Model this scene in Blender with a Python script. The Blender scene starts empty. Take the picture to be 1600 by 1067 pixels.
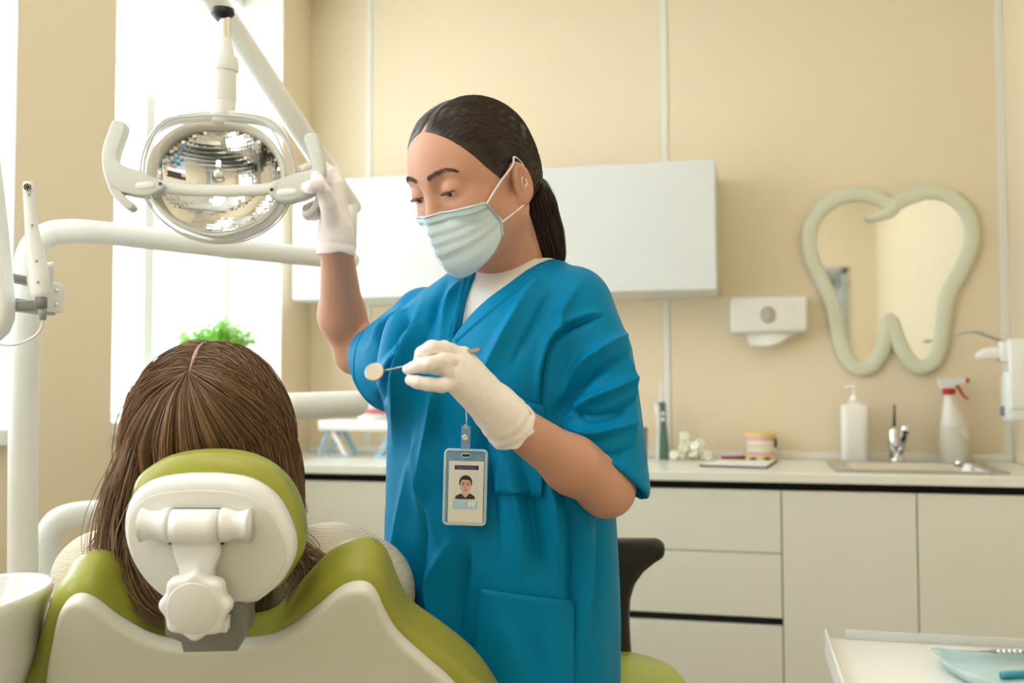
import bpy, bmesh, math, random
import numpy as np
from mathutils import Vector, Matrix
from mathutils.bvhtree import BVHTree
random.seed(3)
rng = np.random.default_rng(5)
sc = bpy.context.scene
col = sc.collection
rad = math.radians

# ---------------------------------------------------------------- camera
FPX, CX, CY, CAMH = 1556.0, 800.0, 533.5, 1.18
YAW, PITCH, ROLL = rad(13.4), rad(2.44), rad(0.145)
_f = np.array([-math.sin(YAW) * math.cos(PITCH), math.cos(YAW) * math.cos(PITCH), math.sin(PITCH)])
_r = np.array([math.cos(YAW), math.sin(YAW), 0.0])
_d = np.cross(_f, _r)
CR = _r * math.cos(ROLL) + _d * math.sin(ROLL)
CD = -_r * math.sin(ROLL) + _d * math.cos(ROLL)
CF = _f
CAM = np.array([0.0, 0.0, CAMH])
cam_data = bpy.data.cameras.new('camera')
cam = bpy.data.objects.new('camera', cam_data)
col.objects.link(cam)
cam_data.sensor_width = 36.0
cam_data.lens = FPX * 36.0 / 1600.0
cam_data.clip_start = 0.05
cam.matrix_world = Matrix(((CR[0], -CD[0], -CF[0], CAM[0]), (CR[1], -CD[1], -CF[1], CAM[1]), (CR[2], -CD[2], -CF[2], CAM[2]), (0, 0, 0, 1)))
cam_data.dof.use_dof = True
cam_data.dof.focus_distance = 1.36
cam_data.dof.aperture_fstop = 4.0
sc.camera = cam

# ---------------------------------------------------------------- sky, exposure
world = bpy.data.worlds.new('world')
sc.world = world
world.use_nodes = True
_bg = world.node_tree.nodes['Background']
_bg.inputs['Color'].default_value = (0.88, 0.955, 1.06, 1)
_bg.inputs['Strength'].default_value = 8.2
sc.view_settings.view_transform = 'Standard'
sc.view_settings.look = 'None'
sc.view_settings.gamma = 1.0
sc.view_settings.use_curve_mapping = False
sc.view_settings.exposure = -0.08
PANEL_LIGHT = 4.4          # emission of the ceiling panels
try:
    sc.cycles.max_bounces = 10
    sc.cycles.transparent_max_bounces = 16
    sc.cycles.caustics_reflective = False
    sc.cycles.caustics_refractive = False
    sc.cycles.sample_clamp_indirect = 6.0
except Exception:
    pass

# ---------------------------------------------------------------- helpers
def W(px, py, depth):
    """world point seen at a pixel of the photograph at a given distance"""
    return CAM + depth * (CF + (px - CX) / FPX * CR + (py - CY) / FPX * CD)

def ray(px, py):
    return CF + (px - CX) / FPX * CR + (py - CY) / FPX * CD

def on_plane(px, py, p0, n):
    d = ray(px, py)
    t = np.dot(np.asarray(p0) - CAM, n) / np.dot(d, n)
    return CAM + t * d

def proj(P):
    Q = np.asarray(P) - CAM
    z = Q @ CF
    return np.stack([CX + FPX * (Q @ CR) / z, CY + FPX * (Q @ CD) / z, z], axis=-1)

RX = np.array([math.cos(YAW), math.sin(YAW), 0.0])      # to the right in the picture, level
RY = np.array([-math.sin(YAW), math.cos(YAW), 0.0])     # away from the camera, level
RZ = np.array([0.0, 0.0, 1.0])

def unit(v):
    v = np.asarray(v, float)
    return v / np.linalg.norm(v)

def lin(c):
    c = c / 255.0
    return c / 12.92 if c <= 0.04045 else ((c + 0.055) / 1.055) ** 2.4

def rgb(*c):
    return tuple(lin(x) for x in c)

MATS = {}
def mat(name, color, rough=0.5, metal=0.0, var=0.04, vscale=9.0, bump=0.0, bscale=60.0, spec=0.5, sheen=0.0,
        coat=0.0, sss=0.0, emit=None, trans=0.0, alpha=None, wave=None, ior=1.45):
    if name in MATS:
        return MATS[name]
    m = bpy.data.materials.new(name)
    m.use_nodes = True
    nt = m.node_tree
    b = nt.nodes['Principled BSDF']
    b.inputs['Roughness'].default_value = rough
    b.inputs['Metallic'].default_value = metal
    b.inputs['Specular IOR Level'].default_value = spec
    b.inputs['Sheen Weight'].default_value = sheen
    b.inputs['Coat Weight'].default_value = coat
    b.inputs['IOR'].default_value = ior
    b.inputs['Transmission Weight'].default_value = trans
    if sss:
        b.inputs['Subsurface Weight'].default_value = sss
        b.inputs['Subsurface Radius'].default_value = (1.0, 0.4, 0.25)
        b.inputs['Subsurface Scale'].default_value = 0.008
    tc = nt.nodes.new('ShaderNodeTexCoord')
    nz = nt.nodes.new('ShaderNodeTexNoise')
    nz.inputs['Scale'].default_value = vscale
    nz.inputs['Detail'].default_value = 4.0
    nt.links.new(tc.outputs['Object'], nz.inputs['Vector'])
    mx = nt.nodes.new('ShaderNodeMix')
    mx.data_type = 'RGBA'
    mx.inputs['A'].default_value = tuple(max(0, c * (1 - var)) for c in color) + (1,)
    mx.inputs['B'].default_value = tuple(min(1, c * (1 + var)) for c in color) + (1,)
    nt.links.new(nz.outputs['Fac'], mx.inputs['Factor'])
    nt.links.new(mx.outputs['Result'], b.inputs['Base Color'])
    if emit:
        b.inputs['Emission Color'].default_value = tuple(emit[:3]) + (1,)
        b.inputs['Emission Strength'].default_value = emit[3]
    if bump:
        bp = nt.nodes.new('ShaderNodeBump')
        bp.inputs['Strength'].default_value = bump
        bp.inputs['Distance'].default_value = 0.002
        if wave:
            t2 = nt.nodes.new('ShaderNodeTexWave')
            t2.bands_direction = wave
            t2.inputs['Scale'].default_value = bscale
            t2.inputs['Distortion'].default_value = 0.12
            nt.links.new(tc.outputs['Object'], t2.inputs['Vector'])
            nt.links.new(t2.outputs['Fac'], bp.inputs['Height'])
        else:
            t2 = nt.nodes.new('ShaderNodeTexNoise')
            t2.inputs['Scale'].default_value = bscale
            t2.inputs['Detail'].default_value = 3.0
            nt.links.new(tc.outputs['Object'], t2.inputs['Vector'])
            nt.links.new(t2.outputs['Fac'], bp.inputs['Height'])
        nt.links.new(bp.outputs['Normal'], b.inputs['Normal'])
    MATS[name] = m
    return m

def clear_mat(name, tint=(1, 1, 1), gloss=0.03, rough=0.03, milk=0.0, milkcol=(1, 1, 1)):
    """thin clear sheet: lets light through, reflects more at grazing angles, may be a little milky"""
    m = bpy.data.materials.new(name)
    m.use_nodes = True
    nt = m.node_tree
    for n in list(nt.nodes):
        if n.type != 'OUTPUT_MATERIAL':
            nt.nodes.remove(n)
    out = [n for n in nt.nodes if n.type == 'OUTPUT_MATERIAL'][0]
    tr = nt.nodes.new('ShaderNodeBsdfTransparent')
    tr.inputs['Color'].default_value = tuple(tint) + (1,)
    gl = nt.nodes.new('ShaderNodeBsdfGlossy')
    gl.inputs['Roughness'].default_value = rough
    lw = nt.nodes.new('ShaderNodeLayerWeight')
    pw = nt.nodes.new('ShaderNodeMath')
    pw.operation = 'POWER'
    pw.inputs[1].default_value = 4.0
    ma = nt.nodes.new('ShaderNodeMath')
    ma.operation = 'MULTIPLY_ADD'
    ma.inputs[1].default_value = 0.6
    ma.inputs[2].default_value = gloss
    nt.links.new(lw.outputs['Facing'], pw.inputs[0])
    nt.links.new(pw.outputs[0], ma.inputs[0])
    ms = nt.nodes.new('ShaderNodeMixShader')
    nt.links.new(ma.outputs[0], ms.inputs['Fac'])
    nt.links.new(tr.outputs[0], ms.inputs[1])
    nt.links.new(gl.outputs[0], ms.inputs[2])
    last = ms
    if milk:
        df = nt.nodes.new('ShaderNodeBsdfDiffuse')
        df.inputs['Color'].default_value = tuple(milkcol) + (1,)
        nz = nt.nodes.new('ShaderNodeTexNoise')
        nz.inputs['Scale'].default_value = 20
        mr = nt.nodes.new('ShaderNodeMapRange')
        mr.inputs['To Min'].default_value = milk * 0.8
        mr.inputs['To Max'].default_value = milk * 1.2
        nt.links.new(nz.outputs['Fac'], mr.inputs['Value'])
        m2 = nt.nodes.new('ShaderNodeMixShader')
        nt.links.new(mr.outputs[0], m2.inputs['Fac'])
        nt.links.new(ms.outputs[0], m2.inputs[1])
        nt.links.new(df.outputs[0], m2.inputs[2])
        last = m2
    nt.links.new(last.outputs[0], out.inputs['Surface'])
    MATS[name] = m
    return m

ORG = {}      # world origin of every object, so that meshes can be written in world coordinates
def thing(name, label, cat, loc, group=None):
    o = bpy.data.objects.new(name, None)
    o.empty_display_size = 0.05
    col.objects.link(o)
    o.location = tuple(loc)
    o['label'] = label
    o['category'] = cat
    if group:
        o['group'] = group
    ORG[o.name] = np.asarray(loc, float)
    return o

def add(name, geo, material, parent=None, smooth=True, label=None, cat=None, kind=None, group=None, angle=None):
    V, F = np.asarray(geo[0], float), geo[1]
    if parent is not None:
        org = ORG[parent.name]
    else:
        org = (V.min(0) + V.max(0)) / 2
        org[2] = V[:, 2].min()
    me = bpy.data.meshes.new(name)
    me.from_pydata((V - org).tolist(), [], [list(map(int, f)) for f in F] if not isinstance(F, np.ndarray) else F.tolist())
    o = bpy.data.objects.new(name, me)
    col.objects.link(o)
    if parent is not None:
        o.parent = parent
    else:
        o.location = tuple(org)
    ORG[o.name] = org
    if material:
        me.materials.append(material)
    if smooth:
        if angle is None:
            me.polygons.foreach_set('use_smooth', [True] * len(me.polygons))
        else:
            me.shade_smooth() if hasattr(me, 'shade_smooth') else None
            try:
                me.set_sharp_from_angle(angle=rad(angle))
            except Exception:
                pass
    if label:
        o['label'] = label
    if cat:
        o['category'] = cat
    if kind:
        o['kind'] = kind
    if group:
        o['group'] = group
    me.update()
    return o

def join(*geos):
    V, F, n = [], [], 0
    for v, f in geos:
        V.append(np.asarray(v, float))
        F += [[int(i) + n for i in q] for q in (f.tolist() if isinstance(f, np.ndarray) else f)]
        n += len(v)
    return np.concatenate(V), F

def bm_out(bm):
    bm.verts.index_update()
    V = np.array([v.co[:] for v in bm.verts])
    F = [[v.index for v in f.verts] for f in bm.faces]
    bm.free()
    return V, F

def frame(M, c, V):
    """local coordinates to world: M rows are the local axes"""
    return np.asarray(V) @ np.asarray(M) + np.asarray(c)

I3 = np.eye(3)
CAMM = np.array([RX, RY, RZ])

def box(c, s, bevel=0.0, M=I3, seg=2):
    bm = bmesh.new()
    bmesh.ops.create_cube(bm, size=1.0)
    for v in bm.verts:
        v.co = Vector((v.co.x * s[0], v.co.y * s[1], v.co.z * s[2]))
    if bevel:
        bmesh.ops.bevel(bm, geom=bm.edges[:], offset=bevel, segments=seg, affect='EDGES', profile=0.5)
    V, F = bm_out(bm)
    return frame(M, c, V), F

def box2(lo, hi, bevel=0.0):
    lo, hi = np.asarray(lo, float), np.asarray(hi, float)
    return box((lo + hi) / 2, hi - lo, bevel)

def lathe(prof, c=(0, 0, 0), n=32, M=I3, sx=1.0, sy=1.0, power=2.0, cap=True):
    """prof: (radius, height) pairs turned round the local z axis; power > 2 squares the section"""
    V, F = [], []
    for r, z in prof:
        for k in range(n):
            a = 2 * math.pi * k / n
            cx, sy_ = math.cos(a), math.sin(a)
            if power != 2.0:
                q = (abs(cx) ** power + abs(sy_) ** power) ** (-1.0 / power)
                cx, sy_ = cx * q, sy_ * q
            V.append((r * cx * sx, r * sy_ * sy, z))
    for i in range(len(prof) - 1):
        for k in range(n):
            k2 = (k + 1) % n
            F.append([i * n + k, i * n + k2, (i + 1) * n + k2, (i + 1) * n + k])
    if cap:
        F.append([k for k in range(n)][::-1])
        F.append([(len(prof) - 1) * n + k for k in range(n)])
    return frame(M, c, V), F

def smooth_path(P, per=8, closed=False):
    """Catmull-Rom through points of any dimension"""
    P = np.asarray(P, float)
    n = len(P)
    out = []
    rng_ = range(n) if closed else range(n - 1)
    for i in rng_:
        if closed:
            p0, p1, p2, p3 = P[(i - 1) % n], P[i], P[(i + 1) % n], P[(i + 2) % n]
        else:
            p1, p2 = P[i], P[i + 1]
            p0 = P[i - 1] if i > 0 else 2 * p1 - p2
            p3 = P[i + 2] if i + 2 < n else 2 * p2 - p1
        for k in range(per):
            t = k / per
            out.append(0.5 * ((2 * p1) + (-p0 + p2) * t + (2 * p0 - 5 * p1 + 4 * p2 - p3) * t * t + (-p0 + 3 * p1 - 3 * p2 + p3) * t ** 3))
    if not closed:
        out.append(P[-1])
    return np.array(out)

def tube(P, R, n=12, cap=True, flat=1.0, up=None, power=2.0, closed=False, dome=False):
    """swept tube; flat squeezes the section along its second axis"""
    P = np.asarray(P, float)
    R = np.full(len(P), R, float) if np.isscalar(R) else np.asarray(R, float)
    if dome:
        d0, d1 = unit(P[0] - P[1]), unit(P[-1] - P[-2])
        a = [0.95, 0.8, 0.5, 0.2]
        h = [0.3, 0.6, 0.87, 0.98]
        P = np.concatenate([[P[0] + d0 * R[0] * h[3 - i] for i in range(4)], P, [P[-1] + d1 * R[-1] * h[i] for i in range(4)]])
        R = np.concatenate([[R[0] * a[3 - i] for i in range(4)], R, [R[-1] * a[i] for i in range(4)]])
    m = len(P)
    T = np.zeros_like(P)
    T[1:-1] = P[2:] - P[:-2]
    T[0], T[-1] = P[1] - P[0], P[-1] - P[-2]
    if closed:
        T[0] = T[-1] = P[1] - P[-2]
    T /= np.linalg.norm(T, axis=1)[:, None] + 1e-12
    u = np.array(up if up is not None else ((0, 0, 1) if abs(T[0][2]) < 0.9 else (0, 1, 0)), float)
    V, F = [], []
    for i in range(m):
        a = u - T[i] * np.dot(u, T[i])
        a /= np.linalg.norm(a) + 1e-12
        if up is None:
            u = a
        b = np.cross(T[i], a)
        for k in range(n):
            w = 2 * math.pi * k / n
            c, s = math.cos(w), math.sin(w)
            if power != 2.0:
                q = (abs(c) ** power + abs(s) ** power) ** (-1 / power)
                c, s = c * q, s * q
            V.append(P[i] + R[i] * (b * c + a * s * flat))
    for i in range(m - 1):
        for k in range(n):
            k2 = (k + 1) % n
            F.append([i * n + k, i * n + k2, (i + 1) * n + k2, (i + 1) * n + k])
    if cap and not closed:
        F.append(list(range(n))[::-1])
        F.append([(m - 1) * n + k for k in range(n)])
    return np.array(V), F

def plate(pts, thick, bevel, p0, ux, uy, seg=2):
    """outline (local 2-D points) extruded by thick along cross(ux, uy) from p0, edges rounded"""
    bm = bmesh.new()
    vs = [bm.verts.new((x, y, 0)) for x, y in pts]
    f = bm.faces.new(vs)
    bm.normal_update()
    if f.normal.z < 0:
        f.normal_flip()
    r = bmesh.ops.extrude_face_region(bm, geom=[f])
    for v in r['geom']:
        if isinstance(v, bmesh.types.BMVert):
            v.co.z += thick
    bmesh.ops.recalc_face_normals(bm, faces=bm.faces[:])
    if bevel:
        es = [e for e in bm.edges if abs(e.verts[0].co.z - e.verts[1].co.z) < 1e-9]
        bmesh.ops.bevel(bm, geom=es, offset=bevel, segments=seg, affect='EDGES', profile=0.5, clamp_overlap=True)
    V, F = bm_out(bm)
    ux, uy = np.asarray(ux, float), np.asarray(uy, float)
    return frame(np.array([ux, uy, np.cross(ux, uy)]), p0, V), F

def grid_geo(P):
    """P[i][j] points to a quad sheet"""
    P = np.asarray(P, float)
    a, b = P.shape[:2]
    idx = np.arange(a * b).reshape(a, b)
    F = np.stack([idx[:-1, :-1], idx[1:, :-1], idx[1:, 1:], idx[:-1, 1:]], -1).reshape(-1, 4)
    return P.reshape(-1, 3), F

def thicken(geo, t, nrm=None):
    """closed solid from an open sheet (by vertex normals)"""
    V, F = np.asarray(geo[0], float), np.asarray(geo[1])
    N = np.zeros_like(V)
    fn = np.cross(V[F[:, 1]] - V[F[:, 0]], V[F[:, 2]] - V[F[:, 0]])
    for k in range(F.shape[1]):
        np.add.at(N, F[:, k], fn)
    N /= np.linalg.norm(N, axis=1)[:, None] + 1e-12
    n = len(V)
    V2 = np.concatenate([V, V - N * t])
    E = {}
    for q in F.tolist():
        for i in range(len(q)):
            e = (q[i], q[(i + 1) % len(q)])
            E[e] = 1
    side = [[b, a, a + n, b + n] for (a, b) in E if (b, a) not in E]
    return V2, F.tolist() + [list(reversed([i + n for i in q])) for q in F.tolist()] + side

# ---------------------------------------------------------------- implicit solids, meshed by surface nets
def s_cone(P, a, b, ra, rb):
    a, b = np.asarray(a, np.float32), np.asarray(b, np.float32)
    ba = b - a
    t = np.clip(((P - a) @ ba) / float(ba @ ba), 0, 1)
    return np.linalg.norm(P - a - t[:, None] * ba, axis=1) - (ra + (rb - ra) * t)

def s_chain(P, pts, rs, k=0.0):
    d = None
    for i in range(len(pts) - 1):
        e = s_cone(P, pts[i], pts[i + 1], rs[i], rs[i + 1])
        d = e if d is None else (smin(d, e, k) if k else np.minimum(d, e))
    return d

def s_ell(P, c, r, M=None):
    q = P - np.asarray(c, np.float32)
    if M is not None:
        q = q @ np.asarray(M, np.float32).T
    r = np.asarray(r, np.float32)
    k0 = np.linalg.norm(q / r, axis=1)
    k1 = np.linalg.norm(q / (r * r), axis=1) + 1e-9
    return k0 * (k0 - 1) / k1

def s_box(P, c, half, M=None, r=0.0):
    q = P - np.asarray(c, np.float32)
    if M is not None:
        q = q @ np.asarray(M, np.float32).T
    q = np.abs(q) - (np.asarray(half, np.float32) - r)
    return np.linalg.norm(np.maximum(q, 0), axis=1) + np.minimum(q.max(1), 0) - r

def smin(a, b, k):
    h = np.maximum(k - np.abs(a - b), 0) / k
    return np.minimum(a, b) - h * h * k * 0.25

def smax(a, b, k):
    return -smin(-a, -b, k)

def s_poly(x, y, pts):
    """signed distance to a closed 2-D outline"""
    pts = np.asarray(pts, np.float32)
    d = np.full(len(x), 1e9, np.float32)
    ins = np.zeros(len(x), bool)
    n = len(pts)
    for i in range(n):
        ax, ay = pts[i]
        bx, by = pts[(i + 1) % n]
        ex, ey = bx - ax, by - ay
        wx, wy = x - ax, y - ay
        t = np.clip((wx * ex + wy * ey) / (ex * ex + ey * ey + 1e-12), 0, 1)
        d = np.minimum(d, (wx - ex * t) ** 2 + (wy - ey * t) ** 2)
        c = (ay > y) != (by > y)
        if abs(ey) > 1e-12:
            ins ^= c & (x < ex * (y - ay) / ey + ax)
    d = np.sqrt(d)
    return np.where(ins, -d, d)

def mesh_sdf(f, lo, hi, h, relax=1):
    lo, hi = np.asarray(lo, float), np.asarray(hi, float)
    B = 8
    nb = np.ceil((hi - lo) / (h * B)).astype(int) + 1
    ax = [lo[i] + (np.arange(nb[i]) + 0.5) * h * B - h * 0.5 for i in range(3)]
    C = np.stack(np.meshgrid(*ax, indexing='ij'), -1).reshape(-1, 3).astype(np.float32)
    dc = f(C)
    D = np.repeat(np.repeat(np.repeat(dc.reshape(nb), B, 0), B, 1), B, 2).astype(np.float32)
    act = np.argwhere((np.abs(dc) < h * B * 1.5).reshape(nb))
    off = np.stack(np.meshgrid(range(B), range(B), range(B), indexing='ij'), -1).reshape(-1, 3)
    for s in range(0, len(act), 400):
        ii = (act[s:s + 400, None, :] * B + off[None]).reshape(-1, 3)
        D[ii[:, 0], ii[:, 1], ii[:, 2]] = f((lo + ii * h).astype(np.float32))
    S = D < 0
    cs = np.zeros(np.array(S.shape) - 1, np.int8)
    cor = [(a, b, c) for a in (0, 1) for b in (0, 1) for c in (0, 1)]
    for a, b, c in cor:
        cs += S[a:S.shape[0] - 1 + a, b:S.shape[1] - 1 + b, c:S.shape[2] - 1 + c]
    ci = np.argwhere((cs > 0) & (cs < 8))
    idx = np.full(cs.shape, -1, np.int64)
    idx[ci[:, 0], ci[:, 1], ci[:, 2]] = np.arange(len(ci))
    pos = np.zeros((len(ci), 3))
    cnt = np.zeros(len(ci))
    for a in cor:
        for k in range(3):
            if a[k] == 0:
                b = list(a)
                b[k] = 1
                da = D[ci[:, 0] + a[0], ci[:, 1] + a[1], ci[:, 2] + a[2]]
                db = D[ci[:, 0] + b[0], ci[:, 1] + b[1], ci[:, 2] + b[2]]
                m = (da < 0) != (db < 0)
                t = np.where(m, da / np.where(m, da - db, 1), 0)
                p = np.array(a, float)[None] + np.zeros((len(ci), 3))
                p[:, k] += t
                pos += p * m[:, None]
                cnt += m
    V = lo + (ci + pos / cnt[:, None]) * h
    Q = []
    for k in range(3):
        sl0, sl1 = [slice(None)] * 3, [slice(None)] * 3
        sl0[k], sl1[k] = slice(0, -1), slice(1, None)
        e = np.argwhere(S[tuple(sl0)] != S[tuple(sl1)])
        u, v = (k + 1) % 3, (k + 2) % 3
        ok = (e[:, u] > 0) & (e[:, v] > 0) & (e[:, u] < cs.shape[u]) & (e[:, v] < cs.shape[v])
        e = e[ok]
        ins = S[e[:, 0], e[:, 1], e[:, 2]]
        c = []
        for du, dv in ((1, 1), (0, 1), (0, 0), (1, 0)):
            g = e.copy()
            g[:, u] -= du
            g[:, v] -= dv
            c.append(idx[g[:, 0], g[:, 1], g[:, 2]])
        q = np.stack(c, -1)
        q[~ins] = q[~ins][:, ::-1]
        Q.append(q)
    Q = np.concatenate(Q)
    Q = Q[(Q >= 0).all(1)]
    for _ in range(relax):
        V = lap(V, Q, 0.5)
    return V, Q

def lap(V, Q, w):
    A = np.zeros_like(V)
    n = np.zeros(len(V))
    for k in range(Q.shape[1]):
        a, b = Q[:, k], Q[:, (k + 1) % Q.shape[1]]
        np.add.at(A, a, V[b]); np.add.at(n, a, 1)
        np.add.at(A, b, V[a]); np.add.at(n, b, 1)
    return V * (1 - w) + w * A / np.maximum(n, 1)[:, None]

def vnormals(V, F):
    F = np.asarray(F)
    N = np.zeros_like(V)
    fn = np.cross(V[F[:, 1]] - V[F[:, 0]], V[F[:, 2]] - V[F[:, 0]])
    for k in range(F.shape[1]):
        np.add.at(N, F[:, k], fn)
    return N / (np.linalg.norm(N, axis=1)[:, None] + 1e-12)

def pad_sdf(outline, p0, ux, uy, thick, r, h, relax=1, curve=None):
    """soft pad: outline in the plane (p0, ux, uy) swept back by thick along cross(ux, uy), edges rounded by r"""
    ux, uy = np.asarray(ux, float), np.asarray(uy, float)
    n = np.cross(ux, uy)
    o = np.asarray(outline, float)
    def f(P):
        q = P - p0.astype(np.float32)
        x, y, z = q @ ux.astype(np.float32), q @ uy.astype(np.float32), q @ n.astype(np.float32)
        if curve is not None:
            z = z - curve(x, y)
        d2 = s_poly(x, y, o) + r
        dz = np.abs(z - thick / 2) - (thick / 2 - r)
        return np.minimum(np.maximum(d2, dz), 0) + np.sqrt(np.maximum(d2, 0) ** 2 + np.maximum(dz, 0) ** 2) - r
    ext = 0.06 if curve is not None else 0.01
    cs = np.array([p0 + ux * x + uy * y + n * z for x, y in ((o[:, 0].min(), o[:, 1].min()), (o[:, 0].max(), o[:, 1].min()), (o[:, 0].min(), o[:, 1].max()), (o[:, 0].max(), o[:, 1].max())) for z in (-ext, thick + ext)])
    return mesh_sdf(f, cs.min(0) - 0.01, cs.max(0) + 0.01, h, relax)

def strands(paths, R, sides=3):
    """paths (n, m, 3) to one mesh of fine tapering tubes"""
    P = np.asarray(paths, float)
    n, m = P.shape[:2]
    T = np.gradient(P, axis=1)
    T /= np.linalg.norm(T, axis=2)[..., None] + 1e-12
    ref = np.array([0.31, 0.77, 0.55])
    a = np.cross(T, ref)
    a /= np.linalg.norm(a, axis=2)[..., None] + 1e-12
    b = np.cross(T, a)
    rr = (R if not np.isscalar(R) else np.full(n, R))[:, None] * np.interp(np.linspace(0, 1, m), [0, 0.1, 0.8, 1], [0.7, 1, 0.9, 0.25])[None]
    V = np.stack([P + rr[..., None] * (a * math.cos(2 * math.pi * k / sides) + b * math.sin(2 * math.pi * k / sides)) for k in range(sides)], axis=2)
    idx = np.arange(n * m * sides).reshape(n, m, sides)
    F = []
    for k in range(sides):
        k2 = (k + 1) % sides
        F.append(np.stack([idx[:, :-1, k], idx[:, :-1, k2], idx[:, 1:, k2], idx[:, 1:, k]], -1).reshape(-1, 4))
    return V.reshape(-1, 3), np.concatenate(F)

def text_geo(body, size, p0, ux, uy, depth=0.0003, align='CENTER'):
    c = bpy.data.curves.new('lettering', 'FONT')
    c.body, c.size, c.extrude, c.align_x, c.align_y = body, size, depth, align, 'CENTER'
    c.resolution_u = 2
    o = bpy.data.objects.new('lettering', c)
    col.objects.link(o)
    bpy.context.view_layer.update()
    me = bpy.data.meshes.new_from_object(o.evaluated_get(bpy.context.evaluated_depsgraph_get()))
    V = np.array([v.co[:] for v in me.vertices])
    F = [list(p.vertices) for p in me.polygons]
    bpy.data.objects.remove(o)
    bpy.data.curves.remove(c)
    bpy.data.meshes.remove(me)
    ux, uy = np.asarray(ux, float), np.asarray(uy, float)
    return frame(np.array([ux, uy, np.cross(ux, uy)]), p0, V), F
# ---------------------------------------------------------------- room
YB = 3.7
NB = np.array([0.0, 1.0, 0.0])
NX = np.array([1.0, 0.0, 0.0])
XL = on_plane(484, 500, (0, YB, 0), NB)[0]
XR = on_plane(1580, 600, (0, YB, 0), NB)[0]
YF, ZC = -0.75, 2.75
T = 0.30

M_wall = mat('wall_beige', rgb(238, 221, 190), rough=0.55, var=0.015, vscale=3, bump=0.05, bscale=180)
M_strip = mat('strip_white', rgb(236, 234, 222), rough=0.45, var=0.01)
M_ceil = mat('ceiling_white', rgb(240, 238, 230), rough=0.8, var=0.01)
M_floor = mat('floor_vinyl', rgb(176, 167, 150), rough=0.45, var=0.06, vscale=14)
M_white = mat('white_plastic', rgb(238, 238, 232), rough=0.32, var=0.012)
M_pvc = mat('window_pvc', rgb(244, 244, 240), rough=0.35, var=0.01)
M_reveal = mat('reveal_plaster', rgb(246, 244, 236), rough=0.7, var=0.01)
M_glass = clear_mat('window_glass', tint=(0.97, 0.98, 0.97), gloss=0.03)
M_chrome = mat('chrome', (0.78, 0.78, 0.77), rough=0.12, metal=1.0, var=0.02)
M_steel = mat('brushed_steel', (0.62, 0.6, 0.56), rough=0.28, metal=1.0, var=0.05, vscale=40)
M_black = mat('black_plastic', rgb(24, 23, 20), rough=0.5, var=0.05)
M_grey = mat('grey_plastic', rgb(128, 128, 120), rough=0.5, var=0.03)
M_blind = mat('blind_cloth', rgb(244, 242, 232), rough=0.9, var=0.02)
_nt = M_blind.node_tree
_tl = _nt.nodes.new('ShaderNodeBsdfTranslucent')
_tl.inputs['Color'].default_value = (0.9, 0.89, 0.84, 1)
_ms = _nt.nodes.new('ShaderNodeMixShader')
_ms.inputs['Fac'].default_value = 0.6
_nt.links.new(_nt.nodes['Principled BSDF'].outputs[0], _ms.inputs[1])
_nt.links.new(_tl.outputs[0], _ms.inputs[2])
_nt.links.new(_ms.outputs[0], _nt.nodes['Material Output'].inputs['Surface'])

def structure(name, geo, m, parent=None, smooth=False):
    return add(name, geo, m, parent, smooth=smooth, kind='structure' if parent is None else None)

structure('floor', box2((XL - T, YF - 0.2, -0.12), (XR + 0.2, YB + 0.2, 0)), M_floor)
structure('ceiling', box2((XL - T, YF - 0.2, ZC), (XR + 0.2, YB + 0.2, ZC + 0.12)), M_ceil)
wb = structure('wall_back', box2((XL - T, YB + 0.012, 0), (XR + 0.2, YB + 0.2, ZC)), M_strip)
sx = [on_plane(p, 300, (0, YB, 0), NB)[0] for p in (576, 1039)]
sx.append(XR - 0.006)
edges = [XL] + sx
for i in range(len(edges) - 1):
    a, b = edges[i], edges[i + 1]
    if b - a > 0.05:
        structure('panel', box2((a + (0.013 if i else 0), YB, 0), (b - 0.013, YB + 0.012, ZC), 0.0015), M_wall, wb)
for k, x in enumerate(sx[:2]):
    structure('trim_%d' % (k + 1), box2((x - 0.0125, YB - 0.004, 0), (x + 0.0125, YB + 0.012, ZC), 0.002), M_strip)
structure('trim_3', box2((XR - 0.026, YB - 0.004, 0), (XR, YB + 0.012, ZC), 0.002), M_strip)
structure('wall_right', box2((XR, YF - 0.2, 0), (XR + 0.2, YB + 0.012, ZC)), M_wall)

# the opposite wall with its door, seen in the tooth-shaped mirror
DX0, DX1 = -0.15, 0.66
structure('wall_front', join(box2((XL - T, YF - 0.2, 0), (DX0, YF, ZC)), box2((DX1, YF - 0.2, 0), (XR + 0.2, YF, ZC)), box2((DX0, YF - 0.2, 2.08), (DX1, YF, ZC))), M_wall)
M_doorf = mat('door_frame_grey', rgb(176, 184, 182), rough=0.4, var=0.02)
M_door = mat('door_leaf_grey', rgb(214, 218, 214), rough=0.45, var=0.02)
dr = structure('door_1', box2((DX0 + 0.05, YF - 0.12, 0.005), (DX1 - 0.05, YF - 0.075, 2.03), 0.003), M_door)
structure('door_frame', join(box2((DX0, YF - 0.2, 0), (DX0 + 0.05, YF + 0.015, 2.08), 0.004), box2((DX1 - 0.05, YF - 0.2, 0), (DX1, YF + 0.015, 2.08), 0.004), box2((DX0, YF - 0.2, 2.03), (DX1, YF + 0.015, 2.08), 0.004)), M_doorf, dr)
structure('door_handle', join(tube([(DX0 + 0.12, YF - 0.08, 1.02), (DX0 + 0.12, YF - 0.03, 1.02), (DX0 + 0.25, YF - 0.03, 1.02)], 0.009, 10)), M_steel, dr, True)
structure('door_closer', box2((DX0 + 0.3, YF - 0.085, 1.93), (DX1 - 0.1, YF - 0.03, 1.99), 0.004), M_grey, dr)

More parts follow.
